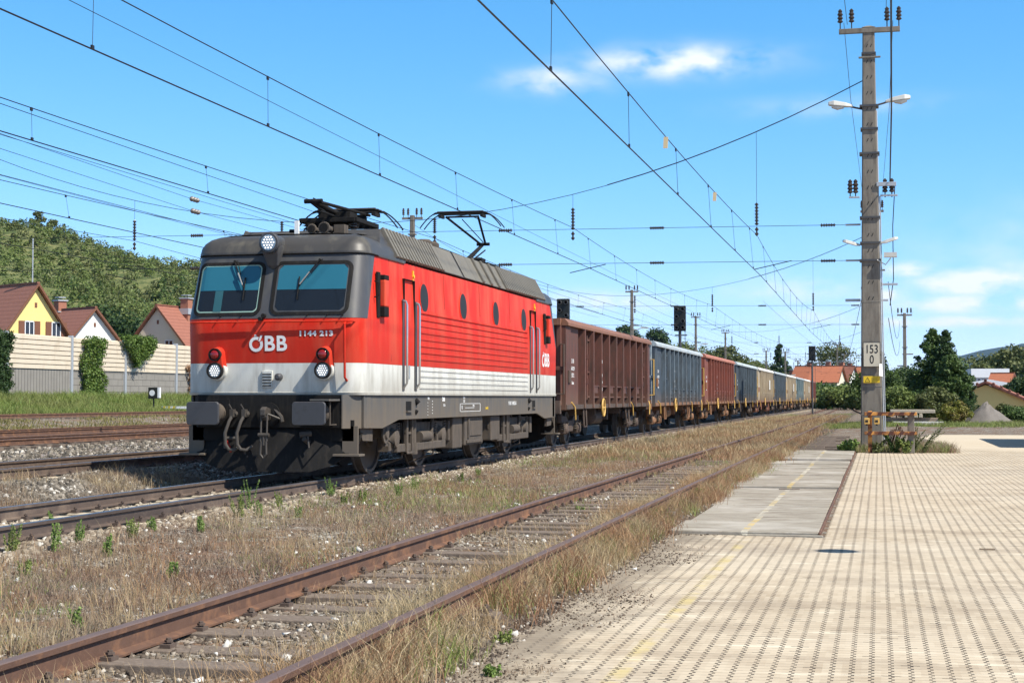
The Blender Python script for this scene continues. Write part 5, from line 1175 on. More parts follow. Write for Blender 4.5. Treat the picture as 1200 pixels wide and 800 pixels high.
ivy(73.4, 75.2, 1.3, 5.15, m_leafd, 'dark ivy strip on the barrier at the left edge of the picture', 1, 190)
ivy(83.15, 85.6, 1.3, 5.1, m_ivy, 'broad bright green ivy column covering the barrier from top to grass', 2, 130)
ivy(88.0, 92.2, 3.5, 5.35, m_ivy, 'ivy hanging over the top of the barrier in a rounded clump', 3, 210, .5, hang=True)
ivy(97.6, 99.5, 1.4, 3.8, m_dryivy, 'dry brown creeper on the barrier beside the locomotive', 4, 60)
# ---------------------------------------------------------------- houses behind the barrier
def rooftile(name, c1, c2):
    t = NT(name); P3 = t.xyz(); w = t.M('FRACT', t.M('MULTIPLY', P3[2], 3.2)); g = t.ramp(w, [(0, .55), (.15, 1), (1, .8)])
    w2 = t.M('FRACT', t.M('MULTIPLY', P3[0], 3.3)); col = t.mix(t.noise(3, 5), c1, c2); col = t.mix(1.0, col, g, 'MULTIPLY'); t.bump(w, .8, .05); return t.fin(col, .8)
m_tile = rooftile('roof_tile_red', (.27, .10, .065), (.36, .145, .10)); m_tile2 = rooftile('roof_tile_brown', (.30, .125, .09), (.38, .17, .125)); m_tileo = rooftile('roof_tile_orange', (.40, .125, .065), (.52, .19, .10))
m_wally = paint('render_yellow', (.78, .60, .24), .9, .05); m_wallw = paint('render_white', (.76, .76, .73), .9, .05); m_wallc = paint('render_cream', (.66, .60, .48), .9, .06)
m_brick = paint('chimney_brick', (.32, .14, .09), .9, .2, 6); m_shut = paint('brown_shutter', (.17, .07, .04), .7, .15)
m_wframe = paint('white_window_frame', (.75, .76, .78), .5, .05)
def house(loc, rz, w, L, hw_, hr, wall, tile, label, wins=(), chim=((.2, .5),), small=(), name='gabled_house', antenna=False, shut=True, basez=-3):
    """local: gable faces -y, ridge along y; w width, hw_ eaves height, hr ridge height"""
    r = empty(name, loc, rz, label, 'house')
    MB().prism([(-w/2, basez), (w/2, basez), (w/2, hw_), (0, hr-.12), (-w/2, hw_)], 1, 0, L).build('wall', wall, r)
    rf = MB(); o = .35; sl = (hr-hw_)/(w/2)
    for s in (-1, 1):
        a = (0, hr); b = (s*(w/2+.45), hw_-.45*sl); rf.prism([a, b, (b[0], b[1]+.16), (0, hr+.16)], 1, -o, L+o)
    R = rf.build('roof', tile, r)
    MB().box(-.12, .12, -o, L+o, hr+.12, hr+.24).build('ridge_cap', tile, R)
    vb = MB()
    for s in (-1, 1): vb.prism([(0, hr-.06), (s*(w/2+.45), hw_-.45*sl-.06), (s*(w/2+.45), hw_-.45*sl+.19), (0, hr+.19)], 1, -o-.06, -o-.005)
    vb.build('verge_board', m_shut, R)
    for cx, cy in chim:
        zt = hr + .9; q = MB().box(cx*w-.4, cx*w+.4, cy*L-.4, cy*L+.4, hr-1.6, zt).build('chimney', m_brick, R)
        MB().box(cx*w-.5, cx*w+.5, cy*L-.5, cy*L+.5, zt+.0, zt+.12).box(cx*w-.35, cx*w+.35, cy*L-.35, cy*L+.35, zt+.3, zt+.38).box(cx*w-.5, cx*w+.5, cy*L-.5, cy*L+.5, hr-.1-abs(cx)*w*sl*.5, hr+.0).build('chimney_cap', m_galv, q)
    for (x, z, ww, hh) in wins:
        wf = MB()
        for a, b, c, d in ((x-ww/2, x+ww/2, z+hh/2-.07, z+hh/2), (x-ww/2, x+ww/2, z-hh/2, z-hh/2+.07), (x-ww/2, x-ww/2+.07, z-hh/2, z+hh/2), (x+ww/2-.07, x+ww/2, z-hh/2, z+hh/2), (x-.03, x+.03, z-hh/2, z+hh/2)): wf.box(a, b, -.05, .02, c, d)
        W_ = wf.build('window', m_wframe, r); MB().box(x-ww/2+.02, x+ww/2-.02, -.02, .02, z-hh/2+.02, z+hh/2-.02).build('window_pane', m_dglass, W_)
        if shut:
            for s in (-1, 1): MB().box(x+s*(ww/2+.02) if s > 0 else x-ww/2-.5, x+ww/2+.5 if s > 0 else x-ww/2-.02, -.08, -.01, z-hh/2, z+hh/2).build('shutter', m_shut, W_)
    for (x, z) in small: MB().box(x-.1, x+.1, -.03, .0, z-.18, z+.18).build('vent_slit', m_shut, r)
    if antenna: MB().cyl((0, .5, hr), (0, .5, hr+3.6), .05, 8).build('antenna_pole', m_galv, r)
    # vents on the roof
    return r
# gables face the viewer's right; ridge runs away to the left
p = atX(43, 335, -62); house((-62, 107.9, 1.0), math.radians(62), 9.6, 12, 2.6, 9.1, m_wally, m_tile2, 'yellow gabled house with brown shutters and red tiled roof behind the barrier', wins=((-.55, 5.75, .8, 1.25), (1.75, 5.75, .8, 1.25)), chim=((.05, .62),), small=((0, 7.6),), antenna=True)
house((-66, 124.5, 1.0), math.radians(60), 7.2, 13, 4.2, 8.25, m_wallw, m_tile2, 'white gabled house with red roof, middle of the three behind the barrier', wins=((-1.0, 5.3, .8, .6), (1.1, 5.3, .8, .6)), chim=((.0, .42),), small=((.1, 6.9),), shut=False)
house((-64, 132.8, 1.0), math.radians(-7), 7.6, 12, 4.4, 8.9, m_wallc, m_tile, 'cream gabled house with brick chimney close to the left of the locomotive', wins=((-1.2, 5.2, 1.3, .6), (1.2, 5.35, .9, 1.0)), chim=((.10, .30),), small=((0, 7.5),), shut=False)
# ---------------------------------------------------------------- wooded hill
RIDGE = [(-700, 120), (-300, 205), (0, 246), (30, 252), (60, 260), (100, 268), (150, 279), (200, 289), (240, 300), (400, 335), (600, 372), (700, 387), (760, 394), (800, 395), (850, 403), (900, 414), (950, 430), (1000, 443), (1100, 452), (1300, 455)]
def hill():
    D0, D1 = 165.0, 430.0; na, nr = 150, 60
    px = np.linspace(-700, 1300, na); ry = np.interp(px, [p[0] for p in RIDGE], [p[1] for p in RIDGE])
    az = np.arctan((px-600)/FPX) ; tr = np.linspace(0, 1.5, nr); V = np.zeros((nr, na, 3))
    for i, a in enumerate(az):
        zr = (466-ry[i])/FPX*D1
        # the forest starts further away where the town lies
        d0 = D0 + 190*sstep(500, 900, px[i]); 
        for j, t in enumerate(tr):
            d = d0 + (D1-d0)*t
            z = .3 + (zr-3.0)*(float(sstep(0, 1, t*.5)*2) if t <= 1 else 1.0 + .02*(t-1)) if True else 0
            z += 1.6*math.sin(i*.35+j*.5)*min(1, t*2)*(1-float(sstep(500, 900, px[i]))*.6) if 0 < t < 1.2 else 0
            ang = -YAW + a                             # clockwise from +y
            V[j, i] = (d/math.cos(a)*math.sin(ang), d/math.cos(a)*math.cos(ang), z)
    i = np.arange((nr-1)*(na-1)); r, c = i//(na-1), i % (na-1); q = r*na+c
    f = np.concatenate([np.stack([q, q+1, q+na+1], 1), np.stack([q, q+na+1, q+na], 1)])
    t = NT('hill_meadow'); col = t.mix(t.noise(.05, 6, .65), (.09, .12, .035), (.26, .24, .10)); col = t.mix(t.ramp(t.noise(.35, 7, .75), [(.42, 0), (.55, 1)]), col, (.06, .085, .025)); m = t.fin(col, .95)
    o = mesh_np('hill', V.reshape(-1, 3), f, m, smooth=True); tag(o, kind='structure')
    rg = np.random.default_rng(11); groups = {0: [], 1: [], 2: [], 3: []}
    def at(u, w):                                      # u along azimuth index, w along distance index
        i0, j0 = int(u), int(w); return V[j0, i0] + (V[min(j0+1, nr-1), i0]-V[j0, i0])*(w-j0) + (V[j0, min(i0+1, na-1)]-V[j0, i0])*(u-i0)
    k0 = int(na*(670-0)/2000)
    for _ in range(8200):
        u = rg.uniform(na*.28, na*.90); w = rg.uniform(0, 41)
        pxx = -700+2000*u/na
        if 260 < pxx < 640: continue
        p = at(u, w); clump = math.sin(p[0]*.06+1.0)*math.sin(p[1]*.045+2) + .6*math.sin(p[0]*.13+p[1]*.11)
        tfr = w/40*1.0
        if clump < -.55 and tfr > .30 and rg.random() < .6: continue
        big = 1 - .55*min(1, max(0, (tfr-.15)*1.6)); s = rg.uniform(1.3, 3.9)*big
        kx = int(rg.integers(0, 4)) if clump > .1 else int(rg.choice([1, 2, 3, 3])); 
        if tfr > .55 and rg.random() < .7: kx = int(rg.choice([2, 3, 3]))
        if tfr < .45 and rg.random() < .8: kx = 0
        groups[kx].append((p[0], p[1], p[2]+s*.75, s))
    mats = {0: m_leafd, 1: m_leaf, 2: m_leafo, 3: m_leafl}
    vs, fs, off, mi = [], [], 0, []
    for k_, L in groups.items():
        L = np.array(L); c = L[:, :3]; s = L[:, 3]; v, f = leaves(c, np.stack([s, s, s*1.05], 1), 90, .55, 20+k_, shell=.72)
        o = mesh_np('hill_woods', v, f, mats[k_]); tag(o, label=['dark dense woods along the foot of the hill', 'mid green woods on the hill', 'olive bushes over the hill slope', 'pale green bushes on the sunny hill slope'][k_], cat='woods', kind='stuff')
    return V, at, na
HV, hat, hna = hill()
def onhill(px, w): u = (px+700)/2000*hna; return hat(u, w)
for i, (px, w, h, wd, mm, lb, kd) in enumerate([(37, 41, 6.5, 5.5, m_leafo, 'lone round tree on the ridge, left of two', 'round'), (57, 41, 6, 6.0, m_leafo, 'lone round tree on the ridge, right of two', 'round'),
      (22, 12, 12, 6, m_leafd, 'dark spruce on the slope above the yellow house', 'cone'), (205, 15, 11, 7, m_leafd, 'dark spruce beside the locomotive roof on the hill', 'cone'), (903, 20, 12, 8, m_leafd, 'tall dark spruce above the tan wagons', 'cone'),
      (723, 36, 9, 8, m_leafd, 'round dark tree on the ridge right of the lamp mast', 'round'), (760, 35, 9, 8, m_leafd, 'round dark tree on the ridge left of the middle signal', 'round'), (840, 30, 8, 11, m_leafo, 'broad olive tree above the oxide red wagon', 'round')]):
    p = onhill(px, w); tree(p[0], p[1], h, wd, mm, lb, 40+i, kd, 70, .6 if i > 1 else .5, zb=p[2]-.5, ncl=60 if i > 1 else 26, name='spruce' if kd == 'cone' else 'broadleaf_tree')
# bigger trees right behind the houses
for i, (px, Y, h, wd, mm, lb) in enumerate([(10, 150, 9.5, 10, m_leaf, 'leafy tree behind the roof of the yellow house'), (72, 165, 10, 13, m_leaf, 'big green tree between the yellow and the white house'), (108, 175, 11.5, 12, m_leafd, 'tall dark tree behind the white house'),
      (150, 160, 9.3, 12, m_leafd, 'dark bushy tree between the white and the cream house'), (168, 185, 9.5, 12, m_leaf, 'green tree behind the gable of the cream house'), (222, 190, 10, 13, m_leafd, 'dark tree behind the brick chimney of the cream house')]):
    q = atY(px, 466, Y); tree(q.x, q.y, h, wd, mm, lb, 60+i, 'round', 130, .42, zb=1.0, ncl=75)
# ---------------------------------------------------------------- town at the end of the yard
def far_house(px, Y, w, h, hr, rz, tile, wall, label, L=12):
    q = atY(px, 466, Y); house((q.x, q.y, 0), rz, w, L, h, hr, wall, tile, label, wins=((-w*.2, h-1.2, .9, 1.1), (w*.2, h-1.2, .9, 1.1)), chim=((.1, .5),), shut=False, basez=0)
far_house(962, 310, 5, 5.0, 7.6, 1.2, m_tileo, m_wallw, 'small orange roofed house right behind the last signal', 5)
far_house(986, 290, 6, 4.6, 7.2, 1.35, m_tileo, m_wallc, 'long orange roofed house right of the last signal', 5)
far_house(1000, 310, 6, 4.6, 7.6, 1.2, m_tile, m_wallw, 'dark red roofed house left of the tall pole', 5)
far_house(1010, 330, 6, 4.6, 7.8, 1.4, m_tileo, m_wallc, 'orange roofed house partly behind the tall pole', 5)
far_house(940, 330, 5, 4.2, 6.4, 1.2, m_tile, m_wallc, 'low red roofed house above the last wagons', 5)
for i, (px, Y, h, wd, mm, lb) in enumerate([(975, 340, 13, 13, m_leafo, 'round tree above the orange roofs'), (930, 250, 3.4, 8, m_leafd, 'dark tree behind the last wagons'), (952, 270, 3.4, 8, m_leafd, 'dark tree below the orange roofs'), (975, 255, 2.9, 8, m_leaf, 'green tree beside the far masts'), (996, 240, 3.3, 7, m_leafd, 'dark tree left of the tall pole'),
      (1004, 200, 2.9, 6, m_leafl, 'pale green bush left of the foot of the tall pole'), (985, 215, 2.7, 8, m_leafl, 'light green bush at the end of the tracks'), (965, 225, 2.6, 8, m_leaf, 'low green bush beside the train end'), (958, 240, 3.2, 8, m_leaf, 'green bush behind the rust red wagon')]):
    q = atY(px, 466, Y); tree(q.x, q.y, h, wd, mm, lb, 80+i, 'round', 90, .5, zb=0, ncl=50)
MB()
m_wbl = paint('factory_white', (.74, .75, .77), .7, .04)
def factory():
    q = atY(1172, 466, 260); r = empty('office_building', (q.x, q.y, 0), math.radians(8), 'white flat roofed building with dark window band beyond the trees on the right', 'building')
    MB().box(-4.3, 1.2, 0, 10, 0, 4.8).build('wall', m_wbl, r); MB().box(-4.5, 1.4, -.4, 10.4, 4.8, 6.2).build('roof', m_wbl, r)
    for i in range(6): f = MB().box(-4.1+i*.62, -3.6+i*.62, -.06, 0, 3.0, 4.7).build('window', m_wframe, r); MB().box(-4.05+i*.62, -3.65+i*.62, -.08, -.06, 3.1, 4.6).build('window_pane', m_dglass, f)
    MB().box(-.2, .9, -.1, 0, 3.2, 4.5).build('window_band', m_dglass, r)
    q = atY(1160, 466, 190); r = empty('workshop_shed', (q.x, q.y, 0), 0, 'low grey shed with shallow white roof in front of the white building', 'shed')
    MB().box(-2.8, 2.6, 0, 6, 0, 2.9).build('wall', m_conc, r); MB().prism([(-3.0, 2.9), (2.8, 2.9), (2.8, 3.2), (-.2, 3.75), (-3.0, 3.2)], 1, -.3, 6.3).build('roof', m_wbl, r)
    q = atY(1186, 466, 230); house((q.x, q.y, 0), math.radians(70), 4, 2.6, 3.4, 4.9, m_wallw, m_tileo, 'orange roofed house in front of the white building on the right', chim=(), basez=0)
factory()
# yellow house with low red roof near the gravel heap
q = atY(1157, 466, 108)
def gable_house():
    r = empty('low_yellow_house', (q.x-.1, 108, 0), math.radians(-6), 'low yellow house with red brown roof edge behind the gravel heap', 'house')
    zr = 2.55; w1, w2 = 2.6, 6.5
    MB().prism([(-w1, 0), (w2, 0), (w2, zr-w2*.44), (0, zr-.1), (-w1, zr-w1*.44)], 1, 0, 9).build('wall', m_wally, r)
    rf = MB()
    rf.prism([(0, zr), (-w1-.3, zr-(w1+.3)*.46), (-w1-.3, zr-(w1+.3)*.46+.16), (0, zr+.16)], 1, -.4, 9.4); rf.prism([(0, zr), (w2+.3, zr-(w2+.3)*.46), (w2+.3, zr-(w2+.3)*.46+.16), (0, zr+.16)], 1, -.4, 9.4)
    R = rf.build('roof', m_tile, r)
    rt = MB(); rng2 = random.Random(2)
    for i in range(14): t = i/13*w2; rt.cyl((t, -.42, zr+.18-t*.46), (t, .1, zr+.20-t*.46), .10, 6)
    for i in range(6): t = -i/5*w1; rt.cyl((t, -.42, zr+.18+t*.46), (t, .1, zr+.20+t*.46), .10, 6)
    rt.build('ridge_tile', m_tile, R)
    MB().box(-1.15, -1.0, -.05, 0, .5, 2.0).build('downpipe', m_galv, r)
gable_house()
# far blue mountains
def mountains():
    P_ = [(-2500, 440), (400, 452), (900, 450), (1020, 446), (1080, 432), (1115, 420), (1140, 413), (1165, 408), (1200, 404), (1300, 396), (1500, 402), (1800, 420), (3200, 445)]
    D = 7500; V = []; n = 240; px = np.linspace(-2500, 3200, n); ry = np.interp(px, [p[0] for p in P_], [p[1] for p in P_])
    rg = np.random.default_rng(5); wob = np.convolve(rg.normal(size=n+8), np.ones(9)/9, 'valid')*2.0
    for j, (t, hh) in enumerate(((0, 0), (.25, .28), (.5, .55), (.75, .85), (1, 1), (1.4, .8))):
        for i in range(n):
            a = math.atan((px[i]-600)/FPX); d = (D*(.72+.28*t)+150*math.sin(i*.5+j))/max(.3, math.cos(a)); z = (466-ry[i]+wob[i])/FPX*D*hh + (30*math.sin(i*.9+j*2) if 0 < j < 4 else 0)
            ang = a-YAW; V.append((d*math.sin(ang), d*math.cos(ang), max(z, -5)))
    i = np.arange(5*(n-1)); r, c = i//(n-1), i % (n-1); q = r*n+c
    f = np.concatenate([np.stack([q, q+1, q+n+1], 1), np.stack([q, q+n+1, q+n], 1)])
    t = NT('forest_mountain'); m = t.fin(t.mix(t.noise(.004, 6, .6), (.016, .034, .03), (.04, .065, .05)), .95)
    tag(mesh_np('mountains', V, f, m, smooth=True), kind='structure')
mountains()
for i, (px, Y, h, wd, lb) in enumerate([(1165, 330, 10.8, 13, 'rounded far tree left of two against the mountains'), (1187, 320, 11.5, 12, 'rounded far tree at the right edge against the mountains'), (1150, 300, 7.5, 9, 'small far tree behind the tall conical tree'), (1205, 330, 9, 10, 'far tree cut by the right edge')]):
    q = atY(px, 466, Y); tree(q.x, q.y, h, wd, m_leafo, lb, 120+i, 'round', 110, .6, zb=0, ncl=50)
# trees right of the pole
for i, (px, Y, h, wd, mm, kd, lb, ncl, nn) in enumerate([
      (1092, 95, 5.4, 3.9, m_leaf, 'cone', 'tall dark conical tree, left half of the big group right of the pole', 150, 90),
      (1108, 93, 5.2, 3.2, m_leafd, 'cone', 'dark conical tree with thin tip in the big tree group', 130, 90),
      (1115, 90, 3.6, 2.6, m_leaf, 'poplar', 'broad green tree at the right side of the big tree group', 90, 120),
      (1129, 100, 2.9, 1.5, m_leafd, 'round', 'small dark tree right of the big tree group', 50, 90),
      (1072, 100, 3.2, 3.4, m_leafd, 'round', 'dark tree left of the conical trees', 60, 100),
      (1058, 104, 3.3, 3.2, m_leaf, 'round', 'green tree behind the slim mast', 60, 100),
      (1042, 98, 3.0, 2.8, m_leaf, 'round', 'green tree immediately right of the tall pole', 60, 100),
      (1030, 92, 3.9, 2.2, m_leafd, 'poplar', 'dark slender tree half hidden by the tall pole', 50, 100),
      (1018, 96, 3.0, 2.6, m_leaf, 'round', 'green tree hidden behind the tall pole', 50, 80),
      (1050, 90, 1.9, 2.6, m_leafl, 'round', 'pale green shrub behind the orange barrier', 40, 100),
      (1075, 91, 1.6, 2.8, m_leaf, 'round', 'green shrub behind the concrete beams', 40, 100),
      (1096, 88, 1.9, 2.4, m_leafo, 'round', 'grey green willow shrub at the foot of the conical trees', 40, 120),
      (1196, 130, 3.0, 3.0, m_leafd, 'round', 'dark green tree above the yellow house roof', 60, 110),
      (1178, 140, 2.6, 2.4, m_leafd, 'round', 'dark green bush line right of the shed', 50, 100),
      (1210, 120, 3.2, 4, m_leafd, 'round', 'dark tree at the right picture edge', 50, 100)]):
    q = atY(px, 466, Y); tree(q.x, Y, h, wd, mm, lb, 200+i, kd, nn, .14 if Y < 110 else .25, zb=.25 if Y < 110 else 0, ncl=ncl, group=None)
for i, (px, py, Y, h, wd, mm, lb) in enumerate([(1119, 495, 84, 1.25, 1.5, m_leafy, 'yellow green bush left of the gravel heap'), (1112, 492, 83, 1.0, 1.2, m_leafy, 'small reddish yellow bush beside the concrete beams'), (1190, 488, 88, .9, 1.8, m_leaf, 'green weeds growing right behind the gravel heap'), (1176, 485, 92, 1.1, 1.2, m_leafo, 'tall weeds between gravel heap and yellow house'), (1136, 480, 95, 1.0, 1.4, m_leafo, 'olive weeds left behind the gravel heap'), (1195, 492, 86, .8, 1.8, m_leaf, 'low weeds at the right end of the gravel heap')]):
    q = atY(px, 466, Y); tree(q.x, Y, h, wd, mm, lb, 240+i, 'round', 110, .11, zb=.15, ncl=36, name='shrub')
def heap():
    q = atY(1157, 466, 85); n, mth = 40, 12; V = [(0, 0, 1.28)]; F = []
    rg = random.Random(3)
    for j in range(1, mth+1):
        for i in range(n):
            a = 6.283*i/n; t = j/mth; rx, ry = 1.5, 1.6; w = 1+.06*math.sin(3*a+1)+.04*math.sin(7*a)
            z = 1.22*(1-t)**1.05 + .05*math.sin(a*5+j*1.3)*(1-t) + rg.uniform(-.015, .015); V.append((rx*t*w*math.cos(a) - .1*(1-t), ry*t*w*math.sin(a), z))
    for i in range(n): F.append((0, 1+i, 1+(i+1) % n))
    for j in range(mth-1):
        for i in range(n): a, b = 1+j*n+i, 1+j*n+(i+1) % n; F += [(a, a+n, b+n), (a, b+n, b)]
    t = NT('gravel_heap_stone'); m = t.mix(t.noise(12, 6, .8), (.12, .105, .095), (.26, .235, .21)); t.bump(t.noise(25, 5, .8), 1, .04); m = t.fin(m, .95)
    o = mesh_np('gravel_heap', V, F, m, smooth=True); o.location = (q.x, 85, .16); tag(o, 'grey cone shaped gravel heap in front of the low yellow house', 'gravel heap')
heap()
def beams():
    specs = [((1043, 478, 83), 2.35, .22, (.52, .47, .38), 'pale long concrete beam lying on top of the stack', .92, 'b'),
             ((1056, 495, 82.5), 1.9, .26, (.62, .61, .58), 'white beam at the bottom of the stack', .12, 'w')]
    mb1 = paint('beam_sand', (.45, .40, .31), .9, .12, 4); mb2 = paint('beam_white', (.62, .61, .58), .85, .1); mb3 = paint('beam_brown', (.30, .23, .17), .9, .2)
    def bm(x0, x1, y, z0, z1, d, m, lb): tag(MB().box(x0, x1, 0, d, 0, z1-z0).build('concrete_beam', m, bevel=.02, loc=(0, y, z0)), lb, 'beam', 'beams stacked right of the barrier')
    g = .17
    bm(.66, 3.15, 82, g+.02, g+.24, .4, mb2, 'white beam at the bottom of the stack behind the barrier')
    bm(.2, 2.9, 82.6, g+.22, g+.42, .5, mb3, 'brown beam in the middle of the stack')
    bm(.55, 2.75, 82.2, g+.66, g+.84, .6, mb1, 'long sand coloured beam on top of the stack')
    for i, x in enumerate((1.25, 1.47, 1.70, 1.94)):
        tag(MB().prism([(x, 0), (x+.2, 0), (x+.17, .20), (x+.03, .20)], 1, 0, .9).build('concrete_block', mb1, bevel=.02, loc=(0, 82.1, g+.44)), ['first small block from the left between the stacked beams', 'second small block from the left between the stacked beams', 'third small block from the left between the stacked beams', 'last small block on the right between the stacked beams'][i], 'block', 'small blocks between the stacked beams')
    tag(MB().box(-.2, .1, 0, .2, 0, .1).tube([(-.3, 0, .05), (.9, .1, .16)], .04, 6).build('rusty_scrap', m_orange, loc=(.6, 81.5, g+.5)), 'rusty scrap metal lying on the beams', 'scrap')
beams()
# orange barrier in front of the pole
def barrier():
    r = empty('orange_barrier', (.3, 47, 0), label='rusty orange two rail barrier with buffer boxes in front of the tall pole', cat='barrier')
    for z in (1.14, .58):
        a = MB().box(-.72, .76, -.05, .05, z-.05, z+.05).build('barrier_rail', m_orange, r, bevel=.01)
        s = MB()
        for i in range(5): x = -.66+i*.30; s.add([(x, -.056, z-.051), (x+.12, -.056, z-.051), (x+.18, -.056, z+.051), (x+.06, -.056, z+.051)], [(0, 1, 2, 3)])
        s.build('dark_stripe', paint('rust_stripe', (.09, .035, .025), .8, .3) if not bpy.data.materials.get('rust_stripe') else bpy.data.materials['rust_stripe'], a, fix=False)
    MB().box(-.62, -.50, .05, .17, 0, 1.22).build('steel_post', m_ochre if False else m_orange, r, bevel=.01)
    MB().box(.50, .69, .05, .22, 0, 1.10).build('concrete_post', m_pole, r, bevel=.015)
    for x in (-.72, -.44):
        b = MB().box(x, x+.15, -.10, .05, .84, 1.02).build('switch_box', m_ochre, r, bevel=.01)
        MB().box(x+.03, x+.11, -.105, -.10, .89, .96).cyl((x+.07, -.06, .84), (x+.07, -.06, .80), .03, 8).build('box_slot', m_blk, b)
    w = MB(); rg = random.Random(6)
    for i in range(9): x = .0+i*.045; w.tube([(x-.15, .5, .25), (x, .45, .85-abs(i-5)*.05+rg.uniform(-.1, .05)), (x+.1, .4, .55)], .016, 4)
    tag(w.build('coiled_rods', m_rust, loc=(.3, 47, 0)), 'bundle of rusty rods standing behind the orange barrier', 'rods')
barrier()
# small things on the left
def dwarf():
    q = atX(180, 480, -40.5); r = empty('dwarf_signal', (q.x, q.y, 1.0), label='small black and white dwarf signal standing in the grass by the barrier', cat='signal')
    MB().box(-.28, .28, -.15, .1, .55, 1.2).build('signal_box', m_sigp, r, bevel=.02); MB().lathe((-.03, -.16, .88), (0, 1, 0), [(0, .17), (.02, .17)], 16).build('white_disc', m_wframe, r)
    MB().box(.29, .42, -.12, .05, .6, 1.2).build('side_plate', m_wframe, r); MB().cyl((0, 0, 0), (0, 0, .56), .05, 8).build('post', m_sigp, r)
    q = atX(196, 485, -39.6)
    k_ = empty('marker_board', (q.x, q.y, .98), label='low yellow and white striped marker lying beside the dwarf signal', cat='marker')
    MB().box(-.3, 1.4, -.1, .1, 0, .14).build('board', m_wframe, k_); s = MB(); [s.add([(x, -.104, .0), (x+.14, -.104, .0), (x+.2, -.104, .14), (x+.06, -.104, .14)], [(0, 1, 2, 3)]) for x in (-.25, .05, .35)]; s.build('yellow_stripe', m_yel, k_, fix=False)
dwarf()
# workshop whose shadow reaches the yard at the right edge (outside the frame)
r = empty('storage_shed', (9.0, 57, 0), label='low grey storage shed outside the right edge of the picture', cat='shed')
MB().box(-1.6, 4, -4.8, 6, 0, 3.9).build('wall', m_conc, r); MB().prism([(-1.9, 3.9), (4.3, 3.9), (4.3, 4.1), (-1.9, 4.3)], 1, -5, 6.2).build('roof', m_galv, r)
lm = empty('hanging_lamp', (4.6, 14.6, 0), label='hanging yard lamp outside the right edge of the picture', cat='lamp')
lm.location = (4.75, 14.9, 6.75); MB().cyl((0, 0, 0), (0, 0, .45), .01, 5).lathe((0, 0, -.05), (0, 0, 1), [(0, .2), (.05, .22), (.16, .1)], 14).build('lamp_shade', m_galv, lm)
# ---------------------------------------------------------------- stones, grass and weeds
def stones(name, n, xr, yr, size, m, label, seed, dens=None, zo=0.0, power=1.0):
    rg = np.random.default_rng(seed); y0, y1 = yr; t = rg.random(n)**power
    y = y0 + (y1-y0)*t; x = rg.uniform(*xr, n)
    if dens is not None: keep = dens(x, y, rg); x, y = x[keep], y[keep]
    n = len(x); z = gz(x, y) + zo
    cube = np.array([(a, b, c) for c in (-1, 1) for b in (-1, 1) for a in (-1, 1)], float)
    tri = np.array([(0, 2, 3), (0, 3, 1), (4, 5, 7), (4, 7, 6), (0, 1, 5), (0, 5, 4), (2, 6, 7), (2, 7, 3), (0, 4, 6), (0, 6, 2), (1, 3, 7), (1, 7, 5)])
    v = cube[None]*(1+.35*rg.uniform(-1, 1, (n, 8, 3))); s = (size*(.35+.9*rg.random(n)**2))[:, None, None]; v = v*s*np.array([1, .85, .6])
    q = rg.normal(size=(n, 3, 3)); u = q[:, 0]; u /= np.linalg.norm(u, axis=1, keepdims=True); w = np.cross(u, q[:, 1]); w /= np.linalg.norm(w, axis=1, keepdims=True); h = np.cross(u, w); R = np.stack([u, w, h], 1)
    v = np.einsum('nij,njk->nik', v, R) + np.stack([x, y, z + size*.15], 1)[:, None]
    f = (tri[None] + (np.arange(n)*8)[:, None, None]).reshape(-1, 3)
    o = mesh_np(name, v.reshape(-1, 3), f, m); tag(o, label, 'stones', kind='stuff')
def stonemat(name, stops):
    t = NT(name); g = t.N.new('ShaderNodeNewGeometry'); return t.fin(t.mix(t.noise(30, 3), t.ramp(g.outputs['Random Per Island'], stops), (.15, .13, .11)) if False else t.ramp(g.outputs['Random Per Island'], stops), .95, 0, .2)
ms1 = stonemat('ballast_tan', [(0, (.13, .10, .075)), (.5, (.27, .22, .165)), (.9, (.40, .35, .28)), (1, (.60, .57, .52))])
ms2 = stonemat('ballast_grey', [(0, (.07, .062, .052)), (.5, (.16, .14, .115)), (.88, (.28, .25, .21)), (1, (.55, .52, .47))])
ms3 = stonemat('siding_gravel', [(0, (.06, .048, .04)), (.5, (.17, .135, .105)), (.88, (.29, .245, .195)), (.98, (.48, .45, .40)), (1, (.62, .60, .56))])
stones('track_ballast', 42000, (-11.1, -7.9), (9, 75), .032, ms1, 'tan ballast stones around the main track', 1, power=1.7, dens=lambda x, y, rg: (np.abs(np.abs(x+9.4)-.75) > .10), zo=-.01)
stones('shoulder_stones', 26000, (-13.0, -10.7), (14, 60), .036, ms2, 'grey ballast between the main track and the next track', 2, power=1.5)
stones('shoulder_stones', 20000, (-16.5, -12.9), (17, 90), .036, ms2, 'ballast around the empty track behind the locomotive', 3, power=1.4, dens=lambda x, y, rg: (np.abs(np.abs(x+13.95)-.75) > .1))
stones('shoulder_stones', 22000, (-22.5, -16), (22, 110), .045, ms2, 'grey ballast between the second and third track', 4, power=1.4)
stones('siding_gravel', 60000, (-8.0, -2.3), (6, 55), .0155, ms3, 'small dirty gravel between and beside the rusty siding rails', 5, power=1.9, dens=lambda x, y, rg: (rg.random(len(x)) < np.where(x > -5.2, 1, .55)))
stones('soil_debris', 8000, (-2.55, -1.75), (6, 24), .0075, stonemat('dark_debris', [(0, (.04, .03, .022)), (.6, (.11, .08, .06)), (.9, (.22, .17, .13)), (1, (.5, .47, .42))]), 'dark soil crumbs and chips along the edge of the pavers', 16, power=1.4, dens=lambda x, y, rg: rg.random(len(x)) < np.clip((-1.85-x+.35*np.sin(y*1.7)+.2*np.sin(y*4.1))*2.2, 0, 1), zo=.004)
